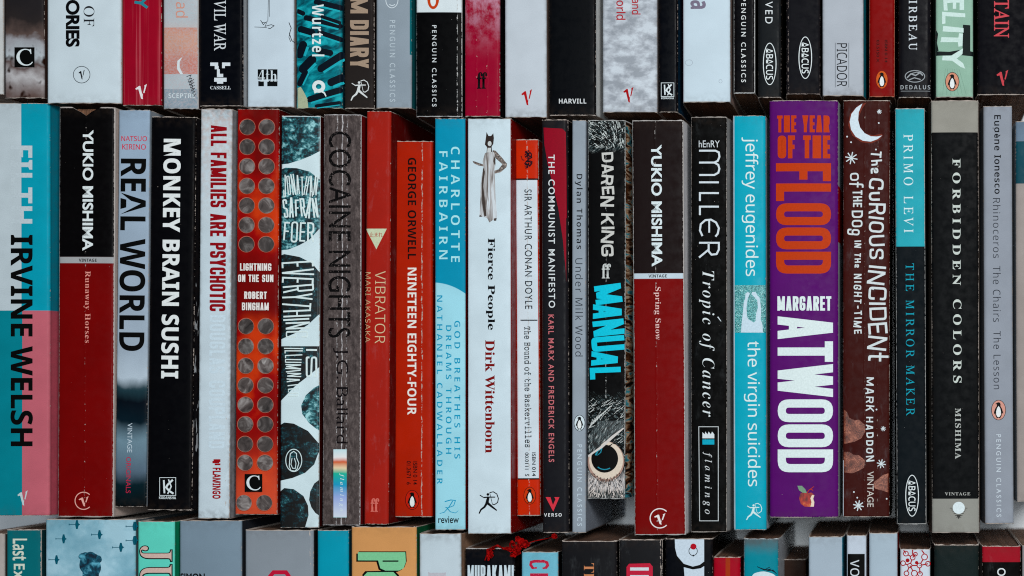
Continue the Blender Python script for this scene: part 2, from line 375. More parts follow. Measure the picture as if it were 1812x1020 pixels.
def strokes(B, s, box, col, t, way='down', gap=None, rr=None, jit=0.0, name='title', worn=0.0, under=BLACK, grow=None, mat=None, z=None):
    x0, y0, x1, y1 = box
    LW = (y1-y0) if way == 'down' else (x1-x0); H = (x1-x0) if way == 'down' else (y1-y0)
    gap = t*.45 if gap is None else gap; rr = t*.8 if rr is None else rr
    tot = sum(GL[ch][0] for ch in s); nI = sum(1 for ch in s if GL[ch][0] == 0); fixed = gap*(len(s)-1)+nI*t
    unit = (LW-fixed)/tot; cx, cy = (x0+x1)/2, (y0+y1)/2
    P = Print(B, name, col, worn, under, mat); R = random.Random(s)
    a = -LW/2; th = B.th
    def tr(p, ox, rot, sc_, oy):
        X = ox+p[0]; Y = p[1]*sc_-H/2+oy
        if rot: X, Y = ox+(p[0])*math.cos(rot)-(p[1]-H/2)*math.sin(rot), (p[0])*math.sin(rot)+(p[1]-H/2)*math.cos(rot)*sc_+oy
        q = (Y, X) if way == 'down' else (X, -Y)   # px, y downwards
        return (cx+q[0]*math.cos(th)+q[1]*math.sin(th), cy-q[0]*math.sin(th)+q[1]*math.cos(th))
    for idx, ch in enumerate(s):
        gw, spec = GL[ch]; wd = gw*unit if gw else t
        rot = R.uniform(-1, 1)*jit*.12; sc_ = 1+R.uniform(-1, .3)*jit*.16; oy = R.uniform(-1, 1)*jit*H*.04
        if grow: sc_ = grow(idx/(len(s)-1))
        def cc(pt): return (t/2+pt[0]*(wd-t), t/2+pt[1]*(H-t))
        for it in spec.split():
            v = [float(q) for q in it[1:].split(',')]; pts = [(v[i], v[i+1]) for i in range(0, len(v), 2)]
            if it[0] == 'd':
                (pa, pb) = pts; xa = t/2+pa[0]*(wd-t); xb = t/2+pb[0]*(wd-t); ya, yb = pa[1]*H, pb[1]*H
                h = t/2*min(1.8, math.sqrt(1+((xb-xa)/max(1e-3, abs(yb-ya)))**2))
                P.tri([tr(q, a, rot, sc_, oy) for q in ((xa-h, ya), (xa+h, ya), (xb+h, yb), (xb-h, yb))], [(0, 1, 2, 3)])
            else:
                q = [Vector(cc(p_)) for p_ in pts]; closed = it[0] == 'c'; out = []
                n = len(q)
                if not closed:
                    d = (q[0]-q[1]).normalized(); q[0] = q[0]+d*t/2; d = (q[-1]-q[-2]).normalized(); q[-1] = q[-1]+d*t/2
                sides = []
                def corner(i, s):
                    d1 = (q[i]-q[i-1]).normalized() if (i > 0 or closed) else None; d2 = (q[(i+1) % n]-q[i]).normalized() if (i < n-1 or closed) else None
                    if d1 is None: d1 = d2
                    if d2 is None: d2 = d1
                    n1 = Vector((-d1.y, d1.x)); n2 = Vector((-d2.y, d2.x))
                    return q[i]+(n1+n2)*(s*t/2/max(.35, 1+n1.dot(n2))), d1.x*d2.y-d1.y*d2.x
                for s_ in (1, -1):
                    pc = [corner(i, s_) for i in range(n)]; out = []
                    for i in range(n):
                        if not closed and i in (0, n-1): out.append(pc[i][0]); continue
                        A, Bv, C = pc[i-1][0], pc[i][0], pc[(i+1) % n][0]; inner_ = pc[i][1]*s_ > 0
                        r_ = max(.3, rr-t/2) if inner_ else rr+t/2
                        r_ = min(r_, (A-Bv).length*.5, (C-Bv).length*.5)
                        p1 = Bv+(A-Bv).normalized()*r_; p2 = Bv+(C-Bv).normalized()*r_
                        for j in range(6):
                            f = j/5; out.append(p1*(1-f)**2+Bv*2*f*(1-f)+p2*f*f)
                    sides.append([tr((p_.x, p_.y), a, rot, sc_, oy) for p_ in out])
                nn_ = len(sides[0]); Fq = [(k_, k_+1, nn_+k_+1, nn_+k_) for k_ in range(nn_-1)]
                if closed: Fq.append((nn_-1, 0, nn_, 2*nn_-1))
                P.tri(sides[0]+sides[1], Fq)
        a += wd+gap
    return P.done()
# ------------------------------------------------------------------ flat print: publishers' marks
def penguin(B, cx, cy, wd, ht, oval, body=c(20, 20, 22), belly=c(225, 235, 238), rim=None, name='penguin_emblem'):
    rx, ry = wd/2, ht/2
    if rim: Print(B, name, rim).ell(cx, cy, rx, ry).done(); rx -= 1.0; ry -= 1.0
    if oval: Print(B, 'emblem_oval', oval).ell(cx, cy, rx, ry).done()
    k = ht/40
    q = lambda L: [(cx+x*k, cy+y*k) for x, y in L]
    Print(B, 'penguin_figure', body).poly(q([(-5, -13), (-1, -15.5), (3, -14.5), (4, -11), (3.6, -8), (6.5, -3), (9, 5), (8.6, 8), (6.6, 5), (6, 11), (3.4, 14.5), (6, 16), (1.5, 16), (0, 14.5), (-2, 16), (-6, 16), (-3.6, 14.5), (-6, 11), (-6.8, 6), (-9, 9), (-9, 4), (-6.6, -3), (-3.4, -8), (-3.4, -11.3), (-7, -11.6)])).done()
    Print(B, 'penguin_front', belly).poly(q([(0, -8), (3, -4), (4.6, 3), (4.6, 9), (2, 13.5), (-2, 13.5), (-4.6, 9), (-4.8, 3), (-3, -4)])).done()
def vee(B, x0, y0, x1, y1, col, name='publisher_mark'):
    w_, h = x1-x0, y1-y0; q = lambda L: [(x0+a*w_, y0+b*h) for a, b in L]
    P = Print(B, name, col)
    P.poly(q([(0, .30), (.34, .12), (.44, .14), (.62, .78), (.66, 1.0), (.50, .96), (.26, .34), (.06, .38)]))
    P.poly(q([(.52, .95), (.62, .62), (.66, .66), (.60, .98)]))
    P.poly(q([(.68, .58), (.80, .20), (.78, .10), (1.0, 0), (.92, .22), (.78, .60)]))
    P.done()
def vring(B, cx, cy, r, col, t=1.6):
    Print(B, 'emblem_ring', col).ring(cx, cy, r, r, t, 45, 315).done()
    vee(B, cx-r*.55, cy-r*.5, cx+r*.55, cy+r*.62, col)
def archer(B, x0, y0, x1, y1, col):
    w_, h = x1-x0, y1-y0; q = lambda L: [(x0+a*w_, y0+b*h) for a, b in L]
    P = Print(B, 'archer_emblem', col); t = w_*.075
    P.line(q([(.02, .98), (.12, .80), (.30, .68), (.42, .50)]), t*.8, t*1.7)
    P.line(q([(.42, .48), (.66, .66), (.92, .84)]), t*1.9, t*.8)
    P.line(q([(.42, .52), (.46, .36), (.50, .22)]), t*2.2, t*1.6)
    P.ell(x0+.47*w_, y0+.12*h, w_*.07, h*.06, 14)
    P.line(q([(.26, .26), (.50, .24), (.84, .24)]), t*.9, t*.7)
    P.line(q([(.06, .15), (.26, .26)]), t*.6)
    P.line(q([(.56, .04), (.74, .0), (.92, .10), (1.0, .30), (.96, .48), (.80, .58), (.70, .56)]), t*.6)
    P.line(q([(.56, .04), (.62, .26), (.70, .56)]), t*.35)
    P.done()
def kmark(B, x0, y0, x1, y1, cap, col=c(215, 225, 228)):
    w_, h = x1-x0, y1-y0
    P = Print(B, 'emblem_frame', col); P.line([(x0, y0), (x1, y0), (x1, y1), (x0, y1)], 1.0, closed=True); P.done()
    q = lambda L: [(x0+a*w_, y0+b*h) for a, b in L]
    P = Print(B, 'publisher_mark', col); P.line(q([(.26, .14), (.30, .88)]), w_*.11); P.line(q([(.82, .12), (.50, .40), (.40, .55), (.60, .75), (.86, .9)]), w_*.12)
    P.line(q([(.55, .1), (.72, .5), (.50, .92)]), w_*.08); P.done()
    text(B, 'KODANSHA', 'b', cap, col, 'h', name='publisher_name')
def ffmark(B, x0, y0, x1, y1, col, way='h'): text(B, 'ff', 's', (x0, y0, x1, y1), col, way, bold=.01, name='publisher_mark')
def cmark(B, x0, y0, x1, y1):
    Print(B, 'emblem_square', c(18, 18, 18)).rect(x0, y0, x1, y1).done(); w_ = x1-x0
    text(B, 'C', 'i', (x0+w_*.1, y0+w_*.08, x1-w_*.08, y1-w_*.08), c(215, 225, 228), 'h', bold=.004, shear=-.27, name='publisher_mark')
def abacus(B, cx, cy, rx, ry, col=c(220, 228, 230)):
    Print(B, 'emblem_oval', col).ring(cx, cy, rx, ry, 1.5).done()
    text(B, 'ABACUS', 'n', (cx-rx*.55, cy-ry*.74, cx+rx*.5, cy+ry*.74), col, bold=.012, name='publisher_name')
# ------------------------------------------------------------------ the sheet under the books
def fabric():
    m, p = new_mat('white_cotton_sheet'); nt = m.node_tree; g = G(nt)
    tc = g.n('ShaderNodeTexCoord'); n = g.n('ShaderNodeTexNoise'); g.l(tc.outputs['Object'], n.inputs[0]); n.inputs['Scale'].default_value = 9; n.inputs['Detail'].default_value = 6
    wv = g.n('ShaderNodeTexNoise'); g.l(tc.outputs['Object'], wv.inputs[0]); wv.inputs['Scale'].default_value = 900
    g.l(g.ramp(n.outputs[0], [(.3, c(214, 222, 230)), (.7, c(236, 240, 244))]), p.inputs['Base Color']); p.inputs['Roughness'].default_value = .95
    b = g.n('ShaderNodeBump'); b.inputs['Strength'].default_value = .4; b.inputs['Distance'].default_value = .0006; g.l(wv.outputs[0], b.inputs['Height']); g.l(b.outputs[0], p.inputs['Normal'])
    return m
V = []; F = []; n = 60
for j in range(n+1):
    for i in range(n+1):
        x = -1.5+3*i/n; y = -1.5+3*j/n
        V.append((x, y, -.0012+.0007*math.sin(x*19+2*math.sin(y*7))*math.sin(y*15+x*4)))
for j in range(n):
    for i in range(n):
        a = j*(n+1)+i; F.append((a, a+1, a+n+2, a+n+1))
fl = mesh_obj('floor', V, F, [fabric()], smooth=True); fl['kind'] = 'structure'; fl['label'] = 'white cotton sheet the books stand on'
# ------------------------------------------------------------------ printed pictures on covers (colour only)
def art_mat(fn, rough=.45):
    m, p = new_mat('picture_print'); g = G(m.node_tree); g.l(fn(g), p.inputs['Base Color']); p.inputs['Roughness'].default_value = rough; p.inputs['Specular IOR Level'].default_value = .3
    return m
def stone(g):
    a = g.noise(1, 1.3, 5, 8, rough=.62, dist=.6); b = g.noise(1, 1, 14, 4, rough=.6, off=4)
    f = g.m('ADD', g.m('MULTIPLY', a, .6), g.m('MULTIPLY', b, .4))
    return g.ramp(f, [(.40, c(8, 18, 24)), (.47, c(16, 48, 56)), (.53, c(44, 104, 112)), (.62, c(160, 212, 216))])
STONE = art_mat(stone)
DARKSTONE = art_mat(lambda g: g.ramp(g.m('ADD', g.m('MULTIPLY', g.noise(1, 1.3, 4, 8, rough=.7, dist=.6), .6), g.m('MULTIPLY', g.noise(1, 1, 22, 6, rough=.8, off=4), .4)), [(.48, c(7, 14, 19)), (.56, c(18, 52, 60)), (.64, c(84, 156, 164)), (.74, c(170, 214, 218))]))
def feather(rot, lo=.44, hi=.60):
    def f(g):
        a = g.noise(1, 9, 6, 6, rot=rot, rough=.7, dist=.5); b = g.noise(1, 3, 10, 5, rot=rot+.6, off=8)
        return g.ramp(g.m('ADD', g.m('MULTIPLY', a, .65), g.m('MULTIPLY', b, .35)), [(lo, c(13, 16, 18)), (lo+.07, c(60, 75, 78)), (hi, c(215, 218, 215)), (.9, c(230, 190, 175))])
    return f
WOODP = lambda g, col, B: g.ramp(g.m('ADD', g.m('MULTIPLY', g.noise(1, .06, 16, 6, rough=.7), .28), g.m('MULTIPLY', g.noise(1, .45, 14, 8, off=6, rough=.8), .72)), [(.34, c(40, 36, 36)), (.50, c(78, 70, 69)), (.62, c(110, 100, 98)), (.78, c(166, 160, 158))])
def disc(g): return g.mix(1.0, g.ramp(g.noise(1, .8, 5, 5, dist=1.2, rough=.55), [(.30, c(46, 40, 39)), (.5, c(84, 76, 74)), (.66, c(132, 126, 124)), (.85, c(190, 188, 186))]), g.mr(g.noise(1, 1, .9, 1), .35, .65, .6, 1.25), 'MULTIPLY')
DISC = art_mat(disc)
HAIR = art_mat(lambda g: g.ramp(g.noise(1, 1, 42, 4, dist=2.2, rough=.7), [(.40, c(0, 62, 68)), (.48, c(10, 120, 124)), (.55, c(90, 190, 190)), (.63, c(200, 236, 236))]))
CLOUD = art_mat(lambda g: g.ramp(g.m('ADD', g.m('MULTIPLY', g.noise(1, 1, 6, 6, rough=.7), .6), g.m('MULTIPLY', g.noise(1, 1, 50, 3, off=3), .4)), [(.40, c(64, 32, 26)), (.5, c(112, 60, 46)), (.62, c(170, 108, 86))]))
MR_, TR_, BR_ = 'books in the middle row', 'books in the top row', 'books in the bottom row'
def worn_end(depth, w):  # cover torn down in the middle of its head
    return lambda u: 0 if u < 0 or u*1 > w else depth*max(0, 1-abs(u-w*.5)/(w*.28))**1.3
W = WHITE; BK = c(20, 21, 23)
# ================================================================== MIDDLE ROW
b = book('pale, teal and pink blocked paperback with tall black capitals, left end of middle row', -16, 86, 183, -16, 86, 913, MR_, base=c(0, 150, 172), bands=[(550, 930, c(186, 100, 112))],
         ubands=[(-40, 37.5, c(188, 200, 206), 160, 550), (-40, 39, c(0, 126, 140), 550, 940)], edge=.02, ends=.35, side=c(0, 122, 142), side_art=lambda g, k: g.mix(g.mr(g.v, 3.66, 3.68), k, c(176, 84, 98)), radius=3)
text(b, 'FILTH', 'b', (19, 258, 57, 396), c(188, 200, 206), bold=.004, name='title')
text(b, 'IRVINE WELSH', 'b', (18.5, 416, 58, 790), c(16, 17, 20), bold=.006, name='author_name')
vee(b, 31, 868, 49, 895, c(190, 205, 208))
b = book('black and deep red paperback with a notch torn in the head of its spine', 103, 203, 190, 101, 199, 915, MR_, page='old', base=c(112, 4, 9), bands=[(150, 455, c(22, 20, 22)), (455, 466, c(160, 162, 164))],
         edge=1.7, ends=1.1, wear=c(196, 190, 186), crease=[(151, .14)], speck=.1, side=c(200, 184, 176), radius=3, top_fn=worn_end(15, 98), ragged=.9, z=.001)
text(b, 'YUKIO MISHIMA', 'g', (146, 230, 165, 444), c(220, 228, 230), bold=.028, name='author_name', worn=.25)
text(b, 'VINTAGE', 'b', (139.5, 458, 171, 463.5), c(35, 35, 38), 'h', name='publisher_name')
text(b, 'Runaway Horses', 's', (148, 480, 160, 607), c(222, 150, 140), bold=-.006, name='title', worn=.4, under=c(122, 6, 12), sp=1.1)
vring(b, 148, 886.5, 16, c(225, 170, 160))
def realart(g, col, B):
    v = g.m('ADD', g.v, g.m('MULTIPLY', g.m('SUBTRACT', g.noise(1, .5, 3, 3), .5), .22)); V = lambda y: (y-195)/100
    curve = g.m('ADD', v, g.m('MULTIPLY', g.m('POWER', g.m('SUBTRACT', g.u, .3), 2), 1.1))
    k = g.ramp(g.m('DIVIDE', curve, 7.1), [(0, c(150, 170, 190)), (.60, c(160, 174, 188)), (.672, c(176, 190, 202)), (.70, c(40, 62, 70)), (.73, c(12, 26, 32)), (.78, c(16, 34, 42)), (.83, c(112, 138, 152)), (.905, c(88, 106, 122)), (.94, c(22, 38, 44)), (1, c(10, 16, 22))])
    return g.mix(g.m('MULTIPLY', g.mr(g.v, V(822), V(845)), g.m('MULTIPLY', g.mr(g.v, V(880), V(860)), .0)), k, c(150, 90, 120))
b = book('slim pale blue paperback with condensed black capitals and a blurred lens picture near its foot', 210, 264.5, 195, 203, 257.5, 897, MR_, page='new', art=realart, base=PALE, edge=.25, ends=.3, side=c(150, 160, 170), radius=2)
text(b, 'NATSUO', 'n', (214.5, 241, 260, 250), c(196, 60, 80), 'h', bold=.01, name='author_name'); text(b, 'KIRINO', 'n', (216, 255.5, 258, 265), c(196, 60, 80), 'h', bold=.01, name='author_name')
text(b, 'REAL WORLD', 'b', (211.5, 281, 257.5, 621.5), c(15, 17, 20), bold=.005, sp=.97, name='title')
text(b, 'VINTAGE', 'g', (225.5, 749, 234, 801), c(190, 205, 215), name='publisher_name'); text(b, 'ORIGINALS', 'g', (223, 809, 231.5, 873), c(180, 50, 75), name='publisher_name')
b = book('black paperback with big white capitals and boxed K, beside the lens picture book', 267, 346, 207, 259.5, 338, 903, MR_, page='mid', base=c(20, 21, 23), edge=.3, ends=.5, speck=.12, side=c(30, 30, 33), side_art=lambda g, k: g.mix(g.m('MULTIPLY', g.mr(g.noise(2.2, .6, 5, 2), .60, .63), g.band(g.v, 2.6, 6.0)), k, c(200, 205, 210)), rough=.4, radius=3, ragged=1.1)
text(b, 'MONKEY BRAIN SUSHI', 'b', (287, 246, 318, 670), c(225, 234, 238), bold=.016, sp=1.03, name='title')
kmark(b, 282.5, 845.5, 311, 877, (281.5, 878.8, 311.5, 883.5))
b = book('pale blue-white paperback with narrow dark red capitals fading into embossed ones', 355, 410, 193, 349.5, 405, 918, MR_, page='mid', base=c(196, 210, 218), edge=.45, ends=.6, crease=[(402, .1)], side=c(150, 150, 155), radius=2.2,
         art=lambda g, col, B: g.mix(g.m('MULTIPLY', g.mr(g.v, .0, 2.6, .85, 0), g.mr(g.noise(1, 1, 12, 6), .3, .7)), col, c(190, 178, 176)), grime=.2)
strokes(b, 'ALL FAMILIES ARE PSYCHOTIC', (372, 222, 400, 551), c(138, 20, 34), 4.9, gap=2.2, rr=4.5, name='title')
strokes(b, 'DOUGLAS COUPLAND', (370, 558, 398, 794), c(200, 217, 227), 4.4, gap=3, rr=5, name='author_name')
text(b, 'FLAMINGO', 'b', (376, 828, 390.5, 883), c(150, 24, 36), bold=.02, name='publisher_name')
P = Print(b, 'publisher_mark', c(150, 24, 36)); P.rect(378, 813, 390, 818).rect(376, 816, 388, 820).rect(380, 820.5, 390, 823.5); P.done()
def redart(g, col, B):
    f = g.m('ADD', g.m('MULTIPLY', g.noise(1, .6, 1.1, 3, off=2), .8), g.m('MULTIPLY', g.noise(1, 1, 4, 4), .2))
    k = g.ramp(f, [(.36, c(108, 10, 18)), (.5, c(150, 26, 26)), (.62, c(200, 66, 40))])
    k = g.mix(g.mr(g.m('ABSOLUTE', g.m('SUBTRACT', g.v, 3.15)), .35, .75, 1, 0), k, c(112, 12, 20))
    return g.mix(g.mr(g.v, 5.6, 7.2, 0, .85), k, c(205, 86, 62))
b = book('red and orange paperback dotted with two columns of grey marbled discs', 419.5, 493, 193, 415, 489.5, 911, MR_, art=redart, base=RED, edge=.35, ends=.4, side=c(84, 14, 18), radius=3)
for ys, in ((( 225, 260, 294.5, 329.5, 364, 398.5, 432.5, 577.5, 613, 647.5, 682, 716.5, 751, 786, 819),),):
    for y in ys:
        for x in (437.5-(y-225)*.0055, 472-(y-225)*.004):
            Print(b, 'disc_rim', c(176, 104, 88)).ell(x, y, 14.6).done(); Print(b, 'marbled_disc', W, mat=DISC).ell(x+.2, y+.2, 13.7).done()
for x, y in ((432.5, 890), (468.5, 890)): Print(b, 'disc_rim', c(176, 104, 88)).ell(x, y, 14.4).done(); Print(b, 'marbled_disc', W, mat=DISC).ell(x, y, 13.6).done()
for s_, x0, x1, y0, y1, t in (('LIGHTNING', 425.5, 481, 466.5, 479.5, 2.3), ('ON THE SUN', 422, 484.5, 486.5, 499.5, 2.3), ('ROBERT', 433, 473, 516.5, 529.5, 2.5), ('BINGHAM', 429, 476.5, 536, 549.5, 2.3)):
    strokes(b, s_, (x0, y0, x1, y1), c(235, 224, 220), t, 'h', gap=1.3, rr=1.6, name='title' if y0 < 510 else 'author_name')
cmark(b, 434, 839, 465, 870.5)
b = book('white paperback printed with dark teal pebbles and scratchy hand lettering', 498, 566, 205, 495, 563.5, 934, MR_, page='new', base=c(206, 224, 232), edge=.4, ends=.35, side=c(60, 20, 22), radius=2)
def pebble(pts, dark=False): Print(b, 'pebble_picture', W, mat=DARKSTONE if dark else STONE).poly(pts).done()
pebble([(498, 207), (565.5, 207), (565, 268), (550, 276), (530, 284), (510, 290), (498, 291)])
pebble([(497.5, 300), (505, 297), (525, 298), (548, 304), (565.5, 318), (565, 405), (548, 424), (530, 434), (510, 442), (497.3, 443)])
pebble([(497, 452), (503, 450), (530, 455), (552, 466), (565, 482), (565, 556), (545, 575), (522, 590), (496.7, 601)], True)
pebble([(496.7, 613), (564.6, 613), (564.4, 650), (545, 666), (522, 684), (496.4, 710)], True)
pebble([(564.2, 682), (555, 687), (541, 700), (533, 718), (535, 733), (547, 749), (558, 758), (564, 762)])
pebble([(496.2, 752), (503, 748), (520, 750), (545, 763), (563.8, 785), (563.8, 800), (556, 822), (540, 837), (518, 846), (495.8, 851)], True)
pebble([(495.8, 870), (503, 864), (520, 866), (537, 878), (545, 895), (546, 912), (540, 933.2), (495.4, 933.2)], True)
pebble([(563.6, 850), (556, 856), (549, 870), (547, 885), (551, 898), (558, 908), (563.4, 912)], True)
hw = c(214, 232, 236)
strokes(b, 'JONATHAN', (501, 309, 562, 347), hw, 2.0, 'h', gap=2, rr=1.5, jit=1.2, name='author_name'); strokes(b, 'SAFRAN', (501, 350, 562, 386), hw, 3.0, 'h', gap=2.2, rr=2, jit=1.2, name='author_name'); strokes(b, 'FOER', (502, 391, 556, 429), hw, 3.0, 'h', gap=3, rr=8, jit=1, name='author_name')
strokes(b, 'EVERYTHING', (500, 463, 552, 598), hw, 3.0, 'down', gap=3, rr=3, jit=.9, name='title', grow=lambda f: 1.1-.35*f*f)
strokes(b, 'IS', (541, 618, 561, 668), hw, 3.2, 'down', gap=10, rr=6, jit=.3, name='title'); strokes(b, 'ILLUMINATED', (503, 616, 537, 702), hw, 2.0, 'down', gap=2.2, rr=1, jit=.8, name='title', grow=lambda f: 1.0-.45*f)
P = Print(b, 'penguin_oval', c(210, 228, 232)); P.ring(520, 815, 15, 20.5, 1.5); P.line([(514, 803), (520, 799), (525, 803), (525, 810), (529, 820), (526, 830), (522, 834), (515, 833), (512, 825), (513, 812), (514, 803)], 1.5); P.line([(517, 811), (515, 822), (518, 829), (523, 829), (524, 820), (521, 811)], 1.3); P.done()
b = book('scuffed grey-brown grained paperback with black thin capitals and a rainbow foil strip near its foot', 573, 638, 203, 569.5, 637, 930, MR_, page='old', art=WOODP, base=c(90, 84, 84), edge=.85, ends=.7, crease=[(605, 1.5), (596, .5), (613, .5)], speck=.25, side=c(120, 20, 30), wear=c(205, 205, 208), radius=2.4, bump=.6)
text(b, 'COCAINE NIGHTS', 'g', (581, 233, 621, 598), c(22, 20, 22), bold=.004, name='title', worn=.35, under=c(110, 100, 98))
text(b, 'J.G. Ballard', 'g', (589, 616, 616, 785), c(24, 22, 24), bold=-.006, sp=.95, name='author_name', worn=.3, under=c(110, 100, 98))
RB = art_mat(lambda g: g.ramp(g.m('FRACT', g.m('ADD', g.m('DIVIDE', g.m('SUBTRACT', g.v, 7.95), 1.22), g.m('MULTIPLY', g.noise(1, .4, 3, 2), .05))), [(.02, c(190, 222, 235)), (.14, c(236, 238, 240)), (.21, c(206, 92, 52)), (.30, c(232, 206, 170)), (.38, c(40, 176, 150)), (.55, c(24, 150, 190)), (.72, c(150, 170, 220)), (.98, c(206, 214, 228))]))
Print(b, 'foil_strip', W, mat=RB).rect(590, 795.5, 613.5, 916).done()
text(b, 'flamingo', 'j', (600, 838, 609, 905), c(215, 235, 238), bold=-.01, sp=1.6, name='publisher_name')
b = book('plain brick red paperback with a pale inverted triangle near its middle', 650, 690, 197, 642.5, 688, 928, MR_, page='mid', z=.0015, base=c(158, 44, 38), ubands=[(692, 699, c(120, 8, 14), 150, 950)], edge=.12, ends=.3, side=c(96, 8, 14), radius=3, scuff=.08, mott=.06)
Print(b, 'triangle_emblem', c(196, 206, 176)).poly([(647, 405), (684.5, 405), (666, 441.5)]).done()
cu_t = text(b, '止まれ', 'g', (654, 411, 677, 420), c(170, 50, 40), 'h', name='emblem_lettering')
text(b, 'VIBRATOR', 'n', (663.5, 480, 682, 608), c(206, 186, 150), bold=-.012, name='title'); text(b, 'MARI AKASAKA', 'n', (645.5, 482, 655.5, 606), c(206, 180, 140), bold=-.012, name='author_name', sp=1.1)
ffmark(b, 656, 882, 671, 906, c(206, 110, 100))
b = book('short orange-red paperback with black and white capitals and a dark penguin oval', 699, 765, 250, 696.5, 765.5, 915, MR_, z=-.008, page='old', base=c(166, 44, 8), edge=.1, ends=.55, crease=[(746.5, .75)], side=c(140, 26, 8), radius=3.2, bump=.25, mott=.06)
text(b, 'GEORGE ORWELL', 'b', (721.5, 279.5, 736.5, 459), c(30, 16, 14), bold=-.004, name='author_name'); text(b, 'NINETEEN EIGHTY-FOUR', 'b', (721, 474, 737, 734.5), c(232, 226, 220), bold=.0, sp=.98, name='title')
text(b, 'ISBN 0 14', 'g', (731, 817, 738.5, 858), c(40, 12, 8), bold=.012, name='small_print'); text(b, '01.2671  6', 'g', (719.5, 816, 727, 858), c(40, 12, 8), bold=.012, name='small_print')
penguin(b, 729.5, 885, 25, 35, c(184, 44, 10), rim=c(50, 18, 12))
def turq(g, col, B):
    du = g.m('SUBTRACT', g.u, -.12); cur = g.m('ADD', 2.90, g.m('MULTIPLY', g.m('POWER', g.m('MAXIMUM', du, 0), 2.4), .55))
    return g.mix(g.mr(g.m('SUBTRACT', g.v, cur), -.006, .006), c(14, 142, 174), c(158, 212, 226))
b = book('bright turquoise paperback turning pale blue below a curve, spaced lettering in both halves', 769, 823, 210, 770, 822.5, 938, MR_, page='new', art=turq, base=PALE, edge=.2, ends=.35, side=c(110, 16, 24), radius=2, mott=.05)
text(b, 'CHARLOTTE', 'b', (798, 260, 813.5, 464), c(170, 222, 232), bold=-.012, sp=1.5, name='author_name'); text(b, 'FAIRBAIRN', 'b', (777, 268, 792, 459), c(170, 222, 232), bold=-.012, sp=1.5, name='author_name')
tq = c(20, 150, 186)
text(b, 'GOD BREATHES HIS', 'b', (804, 568, 814.5, 812), tq, bold=-.012, sp=1.45, name='title'); text(b, 'DREAMS THROUGH', 'b', (789, 576, 799, 803.5), tq, bold=-.012, sp=1.45, name='title'); text(b, 'NATHANIEL CADWALLADER', 'b', (773, 523, 783, 857), tq, bold=-.012, sp=1.45, name='title')
P = Print(b, 'publisher_mark', tq); P.line([(787, 888), (798, 885), (806, 886), (803, 895), (793, 899), (788, 898)], 1.8, 1); P.line([(801, 887), (795, 897), (786, 907), (778, 909)], 1.8, 1); P.line([(790, 898), (797, 906), (806, 908), (811, 904)], 1.6, .7); P.done()
text(b, 'review', 'g', (775.5, 914, 812, 926), c(28, 32, 36), 'h', bold=.01, name='publisher_name')
b = book('white paperback with a small picture of a woman in a long gown and cat mask', 827.5, 904, 210, 827.5, 904.5, 945, MR_, page='mid', z=.001, base=c(202, 218, 226), edge=.1, ends=.35, side=c(128, 10, 22), radius=1.4, mott=.05, ubands=[(903, 906, c(128, 10, 22), 150, 960)])
GOWN = art_mat(lambda g: g.ramp(g.noise(8, .6, 3, 4, dist=.6), [(.38, c(104, 96, 92)), (.5, c(168, 166, 166)), (.62, c(206, 214, 220))]))
SKIN = art_mat(lambda g: g.ramp(g.noise(1, 1, 30, 4), [(.35, c(44, 36, 34)), (.5, c(96, 84, 78)), (.7, c(170, 158, 150))]))
Print(b, 'arm_picture', W, mat=SKIN).poly([(872, 266), (877, 267), (888, 279), (897, 290), (896, 296), (886, 305), (874, 308), (870, 304), (882, 300), (889, 291), (880, 283), (872, 276)]).poly([(836, 285), (840, 286), (848, 289), (858, 292), (856, 295), (846, 293), (838, 289)]).done()
Print(b, 'gown_picture', W, mat=GOWN).poly([(858, 272), (864, 268), (872, 268), (876, 274), (877, 290), (875, 300), (876, 325), (877, 350), (879, 375), (879, 388), (872, 390), (866, 394), (862, 386), (852, 384), (848, 382), (850, 355), (850, 330), (852, 310), (856, 298), (854, 286)]).done()
Print(b, 'gown_fold_picture', c(70, 62, 58)).poly([(855, 296), (858, 304), (855, 330), (858, 355), (861, 382), (857, 384), (853, 360), (852, 325)]).poly([(874, 276), (877, 282), (876, 294), (873, 286)]).poly([(849, 380), (853, 384), (848, 384)]).poly([(874, 387), (879, 386), (878, 391), (874, 391)]).done()
Print(b, 'head_picture', c(52, 44, 42)).poly([(859, 250), (860, 243), (861, 234), (864.5, 241), (869, 241), (873, 236), (874, 245), (873, 255), (870, 260), (871, 269), (861, 270), (862, 261), (858, 256)]).done(); Print(b, 'mask_picture', c(196, 200, 200)).ell(866.5, 254.5, 3.4, 4.4).poly([(863, 262), (869, 262), (869, 270), (862, 270)]).done()
text(b, 'Fierce People', 's', (860, 421.5, 876, 584.5), c(20, 20, 24), bold=.004, name='title'); text(b, 'Dirk Wittenborn', 's', (858.5, 602, 875.5, 802), c(120, 12, 24), bold=.004, name='author_name')
archer(b, 847, 870.5, 882, 910, c(22, 22, 24))
b = book('narrow short paperback, orange at both ends and white between, with a faded black winged figure', 910, 953, 247, 915.5, 955.5, 913, MR_, z=-.009, page='old', base=c(190, 52, 12), bands=[(316, 319, c(24, 20, 22))], ubands=[(914.5, 952, c(205, 218, 226), 319, 848), (914, 952, c(30, 24, 24), 846.5, 849)], edge=.6, ends=.9, crease=[(934.5, .6)], side=c(190, 52, 12), radius=2.4, ragged=.8)
P = Print(b, 'winged_figure_emblem', c(26, 22, 30), .6, c(190, 52, 12)); P.poly([(929, 268), (936, 266), (941, 272), (942, 280), (936, 283), (944, 287), (938, 296), (930, 299), (927, 290), (933, 282), (928, 278)]).line([(922, 276), (924, 283), (928, 284)], 1.6); P.done()
